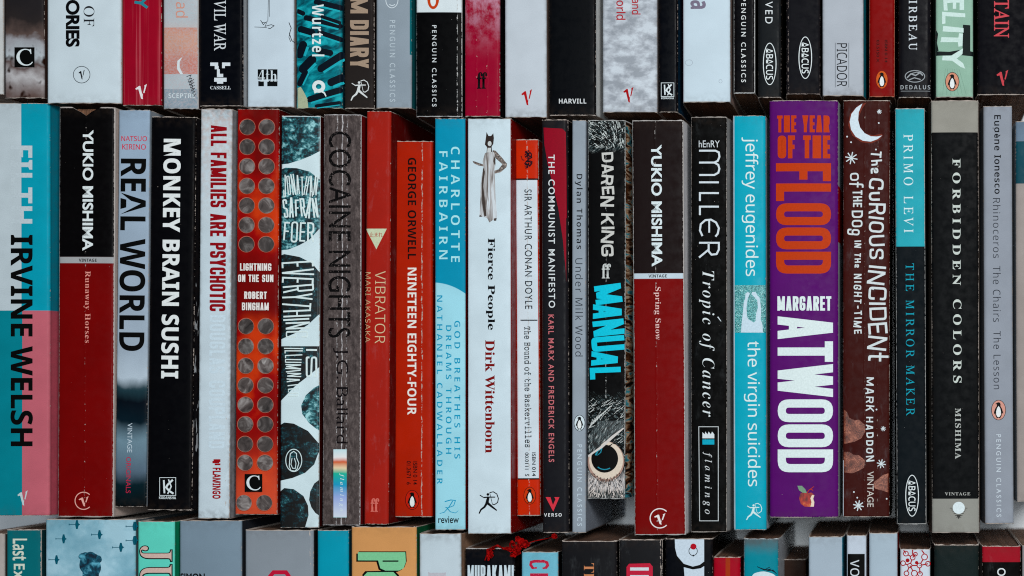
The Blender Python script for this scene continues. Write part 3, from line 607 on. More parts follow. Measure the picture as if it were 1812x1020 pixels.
text(b, 'SIR ARTHUR CONAN DOYLE', 'g', (928.5, 335.5, 941.5, 547), c(30, 34, 40), bold=.006, sp=1.15, name='author_name', worn=.35, under=c(205, 218, 226)); Print(b, 'divider_line', c(30, 34, 40)).rect(921, 566, 951, 568).done()
text(b, 'The Hound of the Baskervilles', 'm', (928, 578, 940.5, 792), c(30, 34, 40), bold=.012, sp=1.1, name='title', worn=.45, under=c(205, 218, 226))
text(b, 'ISBN 014', 'g', (941.5, 801, 948, 843), c(30, 34, 40), bold=.012, name='small_print'); text(b, '00.0111  5', 'g', (929, 801, 935.5, 843), c(30, 34, 40), bold=.012, name='small_print')
penguin(b, 937.5, 877.5, 22, 31, c(196, 64, 24), rim=c(60, 28, 20))
b = book('slim charcoal paperback with a crimson curved sweep and a red V mark', 959, 1003, 212, 958.5, 1007.5, 943, MR_, page='old', base=c(33, 33, 36), edge=.25, ends=.6, speck=.1, side=c(22, 20, 22), rough=.33, radius=5)
P = Print(b, 'crimson_sweep', c(138, 22, 42)); P.poly([(961.5, 226), (975, 227), (995, 228), (1001, 234), (1002, 300), (1003, 420), (1004.5, 560), (1001, 480), (996, 425), (988, 370), (979, 330), (969, 290), (963, 255)]); P.done()
text(b, 'THE COMMUNIST MANIFESTO', 'g', (970.5, 274, 982, 545), c(214, 220, 222), bold=.012, sp=1.25, name='title'); text(b, 'KARL MARX AND FREDERICK ENGELS', 'g', (970.5, 557, 980.5, 818), c(196, 110, 116), bold=.016, sp=1.25, name='author_name')
Print(b, 'publisher_mark', c(206, 62, 74)).poly([(965.5, 880), (974, 880), (978.5, 894), (983, 884), (981, 880), (990, 880), (979, 905.5)]).done(); text(b, 'VERSO', 'b', (962.5, 908.5, 994, 914.5), c(220, 222, 224), 'h', sp=1.3, name='publisher_name')
b = book('very thin grey paperback with black and dark lettering and a small white penguin outline', 1013, 1036, 213, 1012, 1037, 943, MR_, page='mid', z=.001, base=c(146, 156, 166), edge=.2, ends=.5, side=c(138, 146, 158), radius=2.2, mott=.05)
text(b, 'Dylan Thomas', 'b', (1017, 308.5, 1031, 441), c(26, 28, 32), bold=-.012, sp=1.22, name='author_name'); text(b, 'Under Milk Wood', 'n', (1018, 457.5, 1031.5, 631), c(40, 46, 54), bold=-.008, sp=1.15, name='title')
penguin(b, 1025.5, 749, 20, 29, c(206, 220, 226), rim=c(36, 40, 46)); text(b, 'PENGUIN CLASSICS', 'g', (1021.5, 787, 1030, 931), c(190, 204, 214), bold=.004, sp=1.5, name='publisher_name')
def owl(g, col, B):
    f1 = feather(.5, .46, .62)(g); f2 = feather(-.75, .48, .66)(g); f3 = feather(1.35, .40, .60)(g)
    k = g.mix(g.m('MULTIPLY', g.mr(g.m('ADD', g.v, g.m('MULTIPLY', g.noise(1, 1, 7, 3), .15)), .55, .66, 1, 0), 1), col, f1)
    k = g.mix(g.mr(g.m('ADD', g.v, g.m('MULTIPLY', g.noise(1, 1, 9, 3), .25)), 4.95, 5.05), k, f2)
    k = g.mix(g.mr(g.v, 6.15, 6.4), k, g.mix(.45, f3, c(206, 196, 196)))
    return g.mix(g.mr(g.m('ADD', g.v, g.m('MULTIPLY', g.noise(1, .2, 22, 3), .12)), 6.57, 6.66), k, g.mix(.6, f3, BK))
b = book('black paperback with jagged turquoise capitals and an owl eye ringed in feathers at its foot', 1040, 1106, 213, 1039, 1105.5, 883, MR_, page='new', art=owl, base=c(17, 21, 22), edge=.7, ends=.5, crease=[(1072, .45)], side=c(150, 110, 80), wear=c(200, 205, 205), radius=2,
         side_art=lambda g, k: g.ramp(g.noise(.6, 3, 2.2, 4, dist=1.6), [(.36, c(14, 14, 16)), (.46, c(90, 54, 34)), (.54, c(202, 170, 140)), (.6, c(70, 160, 176)), (.7, c(40, 22, 20))]))
hl = [('DAREN', 1063.5, 270, 1087, 366), ('KING', 1064, 378, 1086.5, 454)]
for s_, x0, y0, x1, y1 in hl: strokes(b, s_, (x0, y0, x1, y1), c(196, 196, 192), 4.3, gap=2.6, rr=6, jit=.9, name='author_name')
text(b, 'ff', 's', (1065, 467, 1081, 493), c(196, 200, 198), 'h', bold=.004, name='publisher_mark')
strokes(b, 'MANUAL', (1045, 504, 1101, 671), c(38, 190, 214), 9.5, gap=1.6, rr=4, jit=1.2, name='title')
def scratches(name, col, n, seed, x0, y0, x1, y1, ang, ln, wd):
    R = random.Random(seed); P = Print(b, name, col)
    for i in range(n):
        x, y = R.uniform(x0+2, x1-2), R.uniform(y0, y1); a = ang(x, y)+R.uniform(-.35, .35); l_ = R.uniform(.5, 1)*ln; dx, dy = math.cos(a)*l_/2, math.sin(a)*l_/2
        px = [min(x1-1, max(x0+1, q)) for q in (x-dx, x+R.uniform(-1, 1), x+dx)]; py = [min(y1, max(y0, q)) for q in (y-dy, y+R.uniform(-1, 1), y+dy)]
        P.line(list(zip(px, py)), wd, wd*.3)
    P.done()
rad = lambda x, y: math.atan2(y-815, x-1072)
scratches('head_feathers_picture', c(8, 12, 14), 110, 1, 1041, 215, 1105.5, 262, lambda x, y: .9+.02*(x-1070), 16, 1.9)
scratches('head_feather_lights_picture', c(206, 214, 212), 70, 2, 1041, 215, 1105.5, 262, lambda x, y: .9+.02*(x-1070), 12, 1.1)
scratches('brow_feathers_picture', c(10, 13, 15), 130, 3, 1040, 695, 1104.5, 790, lambda x, y: -.65, 15, 2.2)
scratches('brow_feather_lights_picture', c(196, 200, 198), 75, 4, 1040, 705, 1104.5, 785, lambda x, y: -.65, 13, 1.1)
scratches('cheek_feathers_picture', c(214, 204, 198), 90, 5, 1040, 846, 1104.5, 881, rad, 13, 1.3)
scratches('cheek_feather_shades_picture', c(22, 22, 24), 80, 6, 1040, 850, 1104.5, 881, rad, 9, 1.1)
Print(b, 'eye_skin_picture', c(170, 140, 128)).ell(1072, 817, 32.5, 36).done(); Print(b, 'eye_white_picture', c(216, 202, 186)).ell(1072.5, 815, 30, 33).done(); Print(b, 'pupil_picture', c(13, 18, 21)).ell(1070, 812, 23.8, 24.8).done()
Print(b, 'pupil_shine_picture', c(50, 140, 160)).ring(1070, 812, 20, 20, 1.8, 60, 130).line([(1054, 806), (1058, 798), (1065, 794), (1063, 801), (1057, 806)], 3, 1).done()
Print(b, 'brow_shade_picture', W, mat=art_mat(lambda g: feather(.9, .46, .66)(g))).poly([(1041, 806), (1060, 791), (1082, 771), (1103.5, 757), (1103.5, 745), (1060, 745), (1041, 770)]).done()
Print(b, 'brow_feather_picture', c(205, 200, 196)).poly([(1040.5, 806), (1060, 792), (1082, 772), (1103, 757), (1104, 759), (1086, 775), (1066, 793), (1050, 803), (1041, 810)]).done()
P = Print(b, 'lash_feathers_picture', c(200, 204, 202), .3)
for i in range(11): x = 1044+i*3.4; P.line([(x-1, 757-i*3.4), (x+2, 751-i*3.2), (x+5, 742-i*2.2)], 1.9, .7)
P.done()
P = Print(b, 'lash_picture', c(24, 26, 28))
for i in range(26):
    a = math.radians(42+i*3.9); rr_ = 33+2*math.sin(i*2.1); P.line([(1072.5+rr_*math.cos(a)*.93, 815+rr_*math.sin(a)), (1072.5+(rr_+8)*math.cos(a)*.9, 815+(rr_+9)*math.sin(a))], 1.3, .4)
P.done()
b = book('tall black, white-banded and deep red paperback beside the owl eye book, creased down its spine', 1119, 1208, 213, 1121.5, 1214, 947, MR_, page='old', z=.002, base=c(114, 4, 8), bands=[(150, 484, c(34, 28, 28)), (484, 493.5, c(190, 206, 216))], edge=1.8, ends=1.2, wear=c(200, 198, 196), crease=[(1161, .25)], side=c(222, 222, 226), radius=3, ragged=.9, bump=.5)
text(b, 'YUKIO MISHIMA', 'g', (1152.5, 256, 1171.5, 472), c(214, 226, 234), bold=.028, name='author_name', worn=.3); text(b, 'VINTAGE', 'b', (1147.5, 486, 1180, 491.5), c(35, 35, 38), 'h', name='publisher_name')
text(b, 'Spring Snow', 's', (1157, 508, 1169.5, 602), c(224, 190, 186), bold=-.008, sp=1.05, name='title', worn=.3, under=c(134, 6, 12)); vring(b, 1167.5, 917.5, 18, c(230, 222, 222), 1.9)
b = book('black paperback with tall thin white capitals, slanting script title and a framed vertical mark', 1223, 1285, 207, 1222, 1286.5, 942, MR_, page='mid', z=.001, base=c(18, 19, 20), edge=.7, ends=.9, speck=.45, side=c(160, 160, 160), wear=c(170, 165, 160), radius=2.6, scuff=.03)
text(b, 'hEnRY', 'g', (1236.5, 249, 1273.5, 261), c(205, 212, 216), 'h', bold=0, name='author_name')
x0, x1 = 1236.5, 1273.5; ow = c(206, 216, 222)
P = Print(b, 'author_name', ow); t = 3.4
P.line([(1237, 267), (1266, 267), (1272, 270), (1273, 278), (1270, 285), (1264, 288), (1237, 288)], t); P.line([(1264, 288), (1271, 292), (1273, 299), (1271, 306), (1264, 310), (1237, 310)], t)
P.line([(1237, 323), (1272, 323)], t); P.line([(1272, 342), (1238.5, 342), (1238.5, 356)], t); P.line([(1272, 366), (1238.5, 366), (1238.5, 381)], t)
P.line([(1243, 418), (1238.5, 408), (1240, 397), (1248, 390), (1258, 389), (1267, 394), (1272, 404), (1270, 414), (1266, 419)], t); P.line([(1255, 390), (1255, 412)], t*.9)
P.line([(1237, 430), (1272, 430), (1272, 442), (1268, 450), (1259, 451), (1254, 445), (1254, 430)], t); P.line([(1254, 442), (1237, 456)], t); P.done()
text(b, 'Tropic of Cancer', 'j', (1237, 479.5, 1264.5, 738), c(214, 222, 224), bold=-.012, sp=1.22, name='title'); Print(b, 'accent_mark', ow).line([(1270, 561), (1276, 569)], 2.2, 1).done()
P = Print(b, 'frame_line', c(190, 196, 198)); P.line([(1236.5, 755.5), (1271, 755.5), (1271, 922), (1238, 922)], 1.3, closed=True); P.done()
P = Print(b, 'flame_emblem', c(212, 220, 224)); P.poly([(1243, 765), (1247, 769), (1248, 764), (1252, 769), (1254, 764), (1258, 769), (1260, 764), (1264, 769), (1264, 776), (1243, 776)]); P.done(); Print(b, 'emblem_base', c(20, 160, 186)).rect(1243, 778, 1264, 787).done()
text(b, 'flamingo', 'i', (1243.5, 800, 1260, 910), c(196, 200, 202), bold=.006, sp=1.75, name='publisher_name')
b = book('clear turquoise paperback with rounded lowercase white letters and a small photo of raised arms', 1297.5, 1353.5, 205, 1297.5, 1357, 938, MR_, page='new', base=c(22, 160, 182), bands=[], edge=.15, ends=.3, side=c(190, 204, 212), radius=3, mott=.05, ubands=[(1290, 1300.2, c(190, 208, 218), 150, 960)])
text(b, 'jeffrey eugenides', 'n', (1312.5, 243.5, 1342, 489), c(214, 234, 240), bold=0, sp=.97, name='author_name'); text(b, 'the virgin suicides', 'n', (1316.5, 604, 1345.5, 861), c(214, 234, 240), bold=0, sp=.97, name='title')
Print(b, 'hair_picture', W, mat=HAIR).rect(1300, 505, 1355, 589).done()
Print(b, 'arms_picture', c(196, 216, 228)).poly([(1311, 588.8), (1313, 566), (1315, 550), (1316, 536), (1319, 527), (1319, 520), (1323, 517), (1327, 519), (1326, 522), (1323, 530), (1321, 545), (1322, 560), (1324, 565), (1334, 571), (1337, 568), (1338, 555), (1341, 545), (1340, 532), (1334, 525), (1330, 521), (1331, 517), (1337, 517), (1340, 523), (1344, 527), (1346, 540), (1347, 552), (1346, 566), (1349, 574), (1350, 588.8)]).done()
archer(b, 1320.5, 891, 1348, 921, c(206, 232, 238))
b = book('fat purple paperback with huge orange letters above huge white ones', 1362, 1482, 178, 1361, 1484, 916, MR_, page='new', z=.001, base=c(86, 30, 102), edge=.2, ends=.4, speck=.12, side=c(186, 192, 202), side_art=lambda g, k: g.mix(g.mr(g.u, 0, .01), c(60, 18, 80), g.mix(g.band(g.v, 1.5, 2.5), k, c(190, 30, 20))), radius=4, rough=.42, mott=.05)
orr = c(182, 64, 16); wh = c(216, 230, 238)
strokes(b, 'THE YEAR', (1375, 204.5, 1468, 234.5), orr, 5.4, 'h', gap=2.2, rr=5, name='title'); strokes(b, 'OF THE', (1376, 240, 1469, 280.5), orr, 8.0, 'h', gap=3, rr=7, name='title')
strokes(b, 'FLOOD', (1373, 289, 1470.5, 484.5), orr, 14.5, gap=4, rr=15, name='title'); strokes(b, 'MARGARET', (1375.5, 524.5, 1471, 550), wh, 4.4, 'h', gap=1.8, rr=3, name='author_name')
strokes(b, 'ATWOOD', (1376, 560, 1474, 836), wh, 14.5, gap=4, rr=15, name='author_name')
APPLE = art_mat(lambda g: g.ramp(g.noise(1, .5, 11, 4), [(.35, c(96, 18, 18)), (.55, c(170, 44, 30)), (.7, c(214, 130, 60))]))
Print(b, 'apple_picture', W, mat=APPLE).poly([(1416, 874), (1421, 871), (1428, 873), (1436, 872), (1441, 876), (1437, 882), (1440, 888), (1441, 895), (1434, 897), (1424, 897), (1417, 892), (1414, 882)]).done(); Print(b, 'apple_flesh_picture', c(226, 210, 190)).poly([(1437, 876), (1441, 877), (1439, 883), (1441, 889), (1440, 897), (1434, 897), (1436, 889), (1434, 882)]).done()
P = Print(b, 'apple_leaf_picture', c(120, 150, 126)); P.poly([(1411, 860), (1419, 860), (1425, 866), (1428, 873), (1420, 872), (1414, 868)]); P.done(); Print(b, 'apple_stalk_picture', c(176, 60, 40)).line([(1428, 873), (1431, 868), (1438, 863), (1440, 861)], 1.6, 1).line([(1434, 866), (1439, 868)], 1.4).done()
b = book('dark brown paperback with a crescent moon, stars, rusty clouds and wobbly hand-cut letters', 1492.5, 1575, 178, 1491, 1574, 915, MR_, page='mid', base=c(60, 28, 26), edge=.4, ends=.5, crease=[(1530, .12), (1553, .1)], side=c(22, 18, 20), radius=3, bump=.45, scuff=.06, ubands=[(1489, 1493.5, c(205, 216, 224), 815, 930)])
mn = []
for i in range(25): a = math.radians(-78-i*8.6); mn.append((1534+30*math.cos(a)+0, 218+33.5*math.sin(a)))
mo = [(x, y) for x, y in mn]; MI_ = []
for i in range(25): a = math.radians(-100-i*7.4+2); MI_.append((1548+29*math.cos(a), 210+30*math.sin(a)))
Print(b, 'crescent_moon_glow', c(110, 50, 40)).poly([(1533, 182), (1518, 187), (1504, 202), (1501, 222), (1508, 240), (1524, 252), (1542, 254), (1556, 248), (1562, 240), (1560, 237), (1545, 240), (1530, 236), (1521, 224), (1519, 208), (1526, 192)]).done()
Print(b, 'crescent_moon', c(206, 220, 232)).poly([(1526, 183.5), (1515, 191), (1506.5, 202), (1503.5, 216), (1506, 230), (1514, 242), (1527, 249.5), (1541, 251), (1553, 246.5), (1561, 240), (1552, 242), (1541, 241.5), (1530, 236), (1522, 226), (1518.5, 213), (1519.5, 199)]).done()
P = Print(b, 'stars', c(206, 216, 220))
def star(P, x, y, r, t, n=4, ph=.2):
    for i in range(n):
        a = ph+math.pi*i/n; P.line([(x-r*math.cos(a), y-r*math.sin(a)), (x+r*math.cos(a), y+r*math.sin(a))], t)
star(P, 1506.5, 280, 11, 1.9); star(P, 1556, 198, 4.2, 1.2); star(P, 1563, 759, 4.5, 1.2); star(P, 1559.5, 821, 8, 1.7); star(P, 1519, 895, 9.5, 2)
for x, y in ((1555, 218), (1499, 242), (1506, 252), (1550, 265), (1569, 883), (1517, 881), (1511, 871), (1551, 725), (1545, 512)): P.ell(x, y, 1.5)
P.done()
Print(b, 'cloud_picture', W, mat=CLOUD).poly([(1493.5, 725), (1499, 730), (1503, 740), (1512, 744), (1520, 743), (1530, 752), (1531, 764), (1524, 776), (1512, 782), (1493.5, 786)]).poly([(1493, 800), (1503, 800), (1510, 805), (1520, 806), (1531, 815), (1529, 828), (1518, 834), (1508, 838), (1493, 836)]).poly([(1572, 838), (1562, 841), (1555, 847), (1548, 852), (1544, 858), (1549, 865), (1560, 868), (1572, 872)]).done()
hd = c(206, 214, 216)
strokes(b, 'The', (1541, 268, 1560.5, 307), hd, 3.2, gap=4, rr=3, jit=.7, name='title'); strokes(b, 'CuRIOUS', (1537, 316, 1566, 459), hd, 4.0, gap=4.5, rr=8, jit=.9, name='title'); strokes(b, 'INCIDENt', (1536, 471, 1569, 638), hd, 4.2, gap=4.5, rr=5, jit=.9, name='title')
strokes(b, 'of', (1503, 306, 1528, 332), hd, 2.9, gap=2, rr=5, jit=.4, name='title'); strokes(b, 'THE', (1509, 337, 1526, 367), hd, 2.8, gap=2.5, rr=2, jit=.7, name='title'); strokes(b, 'DOg', (1506, 373, 1527, 417), hd, 3, gap=3.5, rr=7, jit=.7, name='title')
strokes(b, 'IN THe', (1512, 426, 1524, 474), hd, 2.3, gap=2.5, rr=2, jit=.8, name='title'); strokes(b, 'NIGHT-TIME', (1511, 485, 1525, 591), hd, 2.4, gap=4, rr=3, jit=.9, name='title')
strokes(b, 'MARK', (1532, 668, 1547, 729), hd, 2.5, gap=4, rr=3, jit=.9, name='author_name'); strokes(b, 'HADDON', (1532, 738, 1546, 817), hd, 2.5, gap=4, rr=5, jit=.9, name='author_name'); text(b, 'VINTAGE', 'g', (1534.5, 834.5, 1546, 897.5), c(196, 190, 184), bold=.006, name='publisher_name')
b = book('half turquoise half black worn paperback with widely spaced thin serif capitals', 1583, 1637, 192, 1588, 1638.5, 928, MR_, page='mid', base=c(26, 30, 33), bands=[(150, 436.5, c(58, 160, 174))], edge=.8, ends=.9, speck=.25, side=c(20, 28, 32), wear=c(196, 200, 200), radius=2.6, ragged=.9)
text(b, 'PRIMO LEVI', 'i', (1599, 238, 1616, 412), c(206, 226, 230), bold=.002, shear=-.27, sp=1.5, name='author_name'); text(b, 'THE MIRROR MAKER', 'i', (1603, 466.5, 1618, 736), c(30, 150, 170), bold=.002, shear=-.27, sp=1.45, name='title'); abacus(b, 1614, 877.5, 12, 37)
b = book('black paperback with grey blocks at head and foot and a pale sun over a triangle', 1648, 1731, 178, 1649, 1733, 943, MR_, page='old', z=.002, base=c(23, 24, 25), bands=[(150, 234.5, c(146, 144, 136)), (883, 960, c(142, 142, 136))], edge=.6, ends=.8, speck=.15, side=c(110, 100, 92), radius=2.6)
text(b, 'FORBIDDEN', 's', (1685.5, 281, 1700, 505), c(196, 204, 198), bold=.002, sp=1.55, name='title'); text(b, 'COLORS', 's', (1686.5, 530, 1701.5, 678), c(196, 204, 198), bold=.002, sp=1.55, name='title'); text(b, 'MISHIMA', 's', (1690, 722.5, 1700.5, 812.5), c(176, 180, 176), bold=.002, sp=1.2, name='author_name')
text(b, 'VINTAGE', 's', (1672, 871.5, 1717, 877), c(170, 172, 168), 'h', sp=1.2, name='publisher_name')
P = Print(b, 'line_emblem', c(60, 60, 58)); [P.rect(1681+i*2.2, 899+i*3.2, 1712-i*2.2, 900+i*3.2) for i in range(6)]; P.poly([(1692, 911), (1701, 911), (1696.5, 919)]); P.done(); Print(b, 'sun_emblem', c(214, 226, 230)).ell(1696.5, 899, 10.7).done()
b = book('smooth grey-lilac paperback with black lettering and a peach penguin oval, right end of the row', 1741, 1790, 188, 1742, 1795, 927, MR_, page='mid', base=c(142, 148, 158), edge=.25, ends=.6, side=c(110, 116, 126), radius=4, mott=.05)
text(b, 'Eugène Ionesco', 'n', (1756, 204, 1771, 343.5), c(22, 24, 28), bold=.02, sp=1.15, name='author_name'); text(b, 'Rhinoceros', 'n', (1757, 351, 1770.5, 457), c(50, 54, 62), bold=-.006, sp=1.15, name='title'); text(b, 'The Chairs', 'n', (1757, 471, 1771, 570), c(50, 54, 62), bold=-.006, sp=1.15, name='title'); text(b, 'The Lesson', 'n', (1758, 586, 1771.5, 689), c(50, 54, 62), bold=-.006, sp=1.15, name='title')
penguin(b, 1767, 726, 26, 36, c(206, 150, 136), rim=c(48, 44, 46)); text(b, 'PENGUIN CLASSICS', 'g', (1763, 769, 1771.5, 915), c(196, 206, 214), bold=.004, sp=1.5, name='publisher_name')
b = book('paperback cut off by the right edge of the photo, blue-grey head above a beige spine', 1797, 1876, 215, 1800, 1878, 888, MR_, page='new', base=c(150, 142, 138), bands=[(150, 250, c(104, 122, 140)), (250, 325, c(30, 70, 82))], edge=.4, ends=.5, side=c(190, 196, 200), radius=2.5)
# ================================================================== TOP ROW (only their feet are in the picture)
def top(label, x0, x1, y1, tilt=0, H=725, **k): return book(label, x0-tilt, x1-tilt, y1-H, x0, x1, y1, TR_, **k)
b = top('pale paperback cut by the left edge of the photo in the top row', -60, 4.5, 167, base=c(190, 192, 192), side=c(60, 50, 48), edge=.4)
def blurart(g, col, B):
    v = g.m('ADD', g.v, g.m('MULTIPLY', g.m('SUBTRACT', g.noise(1, 1, 3, 3), .5), .5)); v = g.m('ADD', v, g.m('MULTIPLY', g.u, -.12)); L0 = lambda y: (y-(173-725))/100
    k = g.ramp(g.mr(v, 5.3, 7.3), [(0, c(40, 38, 40)), (.18, c(46, 42, 42)), (.33, c(88, 74, 70)), (.42, c(150, 150, 155)), (.62, c(176, 184, 190)), (.74, c(92, 76, 74)), (.86, c(178, 176, 178)), (1, c(96, 78, 74))])
    return g.mix(g.m('MULTIPLY', g.mr(g.noise(1.4, 1, 3.4, 2, off=2), .55, .68), g.mr(g.v, 6.1, 6.5)), k, c(44, 30, 26))
b = top('paperback with a blurred grey-brown photograph and a boxed letter C at its foot', 8, 77, 174, base=PALE, art=blurart, side=c(60, 44, 40), page='old', edge=.2); cmark(b, 25.5, 84, 61, 119.5)
b = top('broad white paperback with heavy black capitals and a tiny ringed tick mark', 82, 212.5, 183, base=c(200, 213, 220), side=c(160, 140, 130), ends=.5, radius=3, mott=.04, page='mid', z=.002, ragged=1.2)
text(b, 'ORIES', 'g', (116, 0, 141, 83.5), BK, bold=.04, sp=.95, name='title'); text(b, 'OF', 'i', (148, 11, 167, 47), c(40, 42, 46), bold=0, shear=-.27, name='title')
Print(b, 'emblem_ring', c(70, 78, 84)).ring(144.5, 132.5, 15.3, 15.3, 1.1).done(); vee(b, 139, 124, 150, 141, c(24, 26, 30))
b = top('crimson paperback with soft pale streaks and a white tick mark at its foot', 215.5, 284.5, 187, base=c(146, 24, 44), side=c(70, 10, 16), art=lambda g, col, B: g.mix(g.m('MULTIPLY', g.mr(g.noise(9, .12, 2.5, 3), .5, .75), .4), col, c(206, 110, 120)), page='old', radius=3.4)
P = Print(b, 'title', c(50, 130, 146)); P.line([(262, -6), (250, 6), (238, 4)], 5).line([(250, 6), (261, 14)], 5); P.done(); vee(b, 239.5, 149, 260, 176, c(228, 224, 226))
b = top('narrow paperback with worn white, orange-pink and grey-blue bands', 288.5, 350, 193, base=c(178, 190, 196), bands=[(49, 131.5, c(190, 120, 106)), (158, 220, c(134, 154, 166))], art=lambda g, col, B: g.mix(g.m('MULTIPLY', g.mr(g.noise(1, 1, 26, 5, rough=.8), .40, .60), .55), g.mix(g.m('MULTIPLY', g.band(g.v, (49-B.y0)/100, (95-B.y0)/100, .2), .5), col, c(214, 176, 150)), c(186, 176, 180)), side=c(60, 40, 38), edge=.9, ends=.6, speck=.35, scuff=.25, wear=c(205, 205, 205), page='old')
text(b, 'ad', 'n', (311, 4, 333, 31.5), c(206, 150, 134), bold=0, name='title'); text(b, 'SCEPTRE', 'b', (298, 165.5, 345, 174), c(206, 216, 220), 'h', bold=-.01, name='publisher_name', worn=.3, under=c(134, 154, 166)); Print(b, 'white_curl_emblem', c(214, 222, 226)).poly([(323, 101), (314, 108), (313, 122), (319, 131.5), (324, 131.5), (318, 120), (318, 110)]).done()
P = Print(b, 'scribble_print', c(40, 36, 40), .5, c(134, 154, 166)); [P.line([(330+i*2.2, 136+i*5), (338+i, 133+i*6), (333+i*2, 146+i*5), (343+i*.6, 141+i*5)], 1.2) for i in range(6)]; P.done()
b = top('black paperback with white serif capitals and a dumbbell mark', 352.5, 429, 188, base=c(22, 23, 26), side=c(190, 198, 204), page='new', edge=.2)
text(b, 'VIL WAR', 'i', (378.5, 1, 400, 90), c(208, 214, 218), bold=.008, shear=-.27, name='title'); P = Print(b, 'dumbbell_emblem', c(214, 222, 228)); P.rect(372, 111, 386, 117).rect(380, 117, 387, 123).rect(393, 111, 407.5, 117).rect(393, 117, 398, 121).rect(384, 123, 389, 137).rect(389, 131, 395, 137).rect(379, 138, 401, 145).rect(384, 145, 395, 148.5); P.done()
text(b, 'CASSELL', 's', (372, 152.5, 408.5, 158.5), c(214, 222, 228), 'h', name='publisher_name')
b = top('white paperback with thin ink sketches and a small black checkered numeral mark', 437, 519, 190, base=c(196, 210, 220), side=c(150, 130, 124), page='new', edge=.15, mott=.04)
P = Print(b, 'ink_sketch', c(40, 44, 50)); P.line([(475, -4), (474, 38)], .9).line([(450, 48), (472, 49)], .9).line([(461, 36), (466, 44), (473, 38), (469, 47), (480, 44), (485, 46), (478, 51), (474, 50)], 1.1).line([(463, 40), (470, 40)], .9).line([(511, 40), (515, 50), (512, 60), (516, 72), (520, 75)], 1.3).line([(513, 58), (511, 66), (514, 74)], 1).line([(477, 0), (477, 30)], .7); P.done()
P = Print(b, 'publisher_mark', c(22, 24, 26)); P.rect(456, 123, 472, 141).rect(474, 123, 491, 141).rect(457, 144, 467, 153).rect(473, 143, 491, 153); P.done(); text(b, '4th', 's', (457, 124, 490, 145), c(208, 220, 226), 'h', bold=-.008, name='publisher_lettering')
b = top('teal paperback scattered with dark capsule shapes and white upright lettering', 523.5, 604.5, 192, base=c(10, 116, 130), art=lambda g, col, B: g.ramp(g.noise(1, 2.2, 3.0, 3, rot=.5, dist=.7), [(.36, c(4, 62, 74)), (.5, c(14, 118, 130)), (.66, c(50, 168, 178))]), side=c(10, 60, 70), page='mid', wear=c(180, 186, 170), rough=.38)
P = Print(b, 'capsule_pictures', c(8, 28, 36)); P2 = Print(b, 'capsule_highlights', c(50, 166, 178))
for x0, y0, x1, y1, t in ((530, 96, 536, 80, 15), (536, 122, 552, 106, 16), (542, 32, 600, 46, 10), (560, 4, 602, 14, 10), (532, 52, 552, 58, 12), (566, 58, 602, 70, 9), (568, 122, 604, 98, 13), (586, 146, 604, 138, 14), (548, 176, 600, 160, 11), (562, 90, 584, 94, 11), (530, 148, 540, 128, 10), (527, 20, 536, 24, 8), (570, 30, 600, 40, 6), (560, 188, 600, 182, 6)):
    P.line([(x0, y0), (x1, y1)], t).ell(x0, y0, t/2, t/2, 14).ell(x1, y1, t/2, t/2, 14); dx, dy = (y1-y0), -(x1-x0); q = math.hypot(dx, dy); dx, dy = dx/q*t*.62, dy/q*t*.62; P2.line([(x0-dx, y0-dy), (x1-dx, y1-dy)], t*.32)
P.done(); P2.done()
text(b, 'Wurtzel', 'b', (552, 8, 574, 100), c(220, 232, 236), sp=1.15, name='author_name'); Print(b, 'publisher_mark', c(220, 230, 234)).ring(564, 153.5, 11.5, 11, 6.5).line([(556, 164), (566, 160), (574, 165), (577, 171)], 4, 2).done(); Print(b, 'worn_patch', c(170, 178, 150), .3, c(120, 130, 110)).poly([(526, 191.5), (526, 156), (532, 154), (538, 164), (544, 176), (545.5, 191.5)]).done()
b = top('dark brown paperback with tan condensed capitals and a white archer', 609, 661.5, 192.5, base=c(42, 38, 37), side=c(24, 20, 20), page='old', ends=.9, edge=.35, radius=3.4)
strokes(b, 'DIARY', (619.5, 36, 652.5, 121), c(160, 140, 122), 6.6, gap=3, rr=6, name='title'); strokes(b, 'M', (620, -4, 651, 24), c(160, 140, 122), 6.6, name='title'); archer(b, 620.5, 142, 652.5, 179, c(214, 218, 218))
b = top('light grey paperback with faint white spaced capitals', 665, 727.5, 192, base=c(140, 152, 162), side=c(16, 90, 96), page='mid', ends=.9, ubands=[(724.5, 730, c(14, 100, 108), -600, 97)], mott=.05)
text(b, 'PENGUIN CLASSICS', 'g', (689.5, 36, 699.5, 180.5), c(182, 194, 202), bold=.006, sp=1.5, name='publisher_name'); Print(b, 'penguin_oval', c(206, 216, 222)).ring(693.5, 0, 11.5, 15, 1.4).line([(689, 8), (692, 10), (696, 10), (699, 8)], 1.5).done()
b = top('black paperback below a white block, with white spaced capitals and chipped right edge', 736, 817, 207, base=c(19, 20, 22), bands=[(-600, 22, c(212, 222, 226))], side=c(20, 20, 22), edge=.85, ends=1, speck=.35, page='mid', z=.001, wear=c(200, 204, 204), crease=[(809, .6)])
text(b, 'PENGUIN CLASSICS', 'g', (764.5, 45, 772.5, 189), c(206, 212, 214), bold=.012, sp=1.5, name='publisher_name'); Print(b, 'emblem_oval', c(190, 70, 40)).ell(766.5, -2, 10.5, 18.5).done(); Print(b, 'penguin_front', c(220, 228, 230)).ell(766.5, 2, 5, 9.5).done()
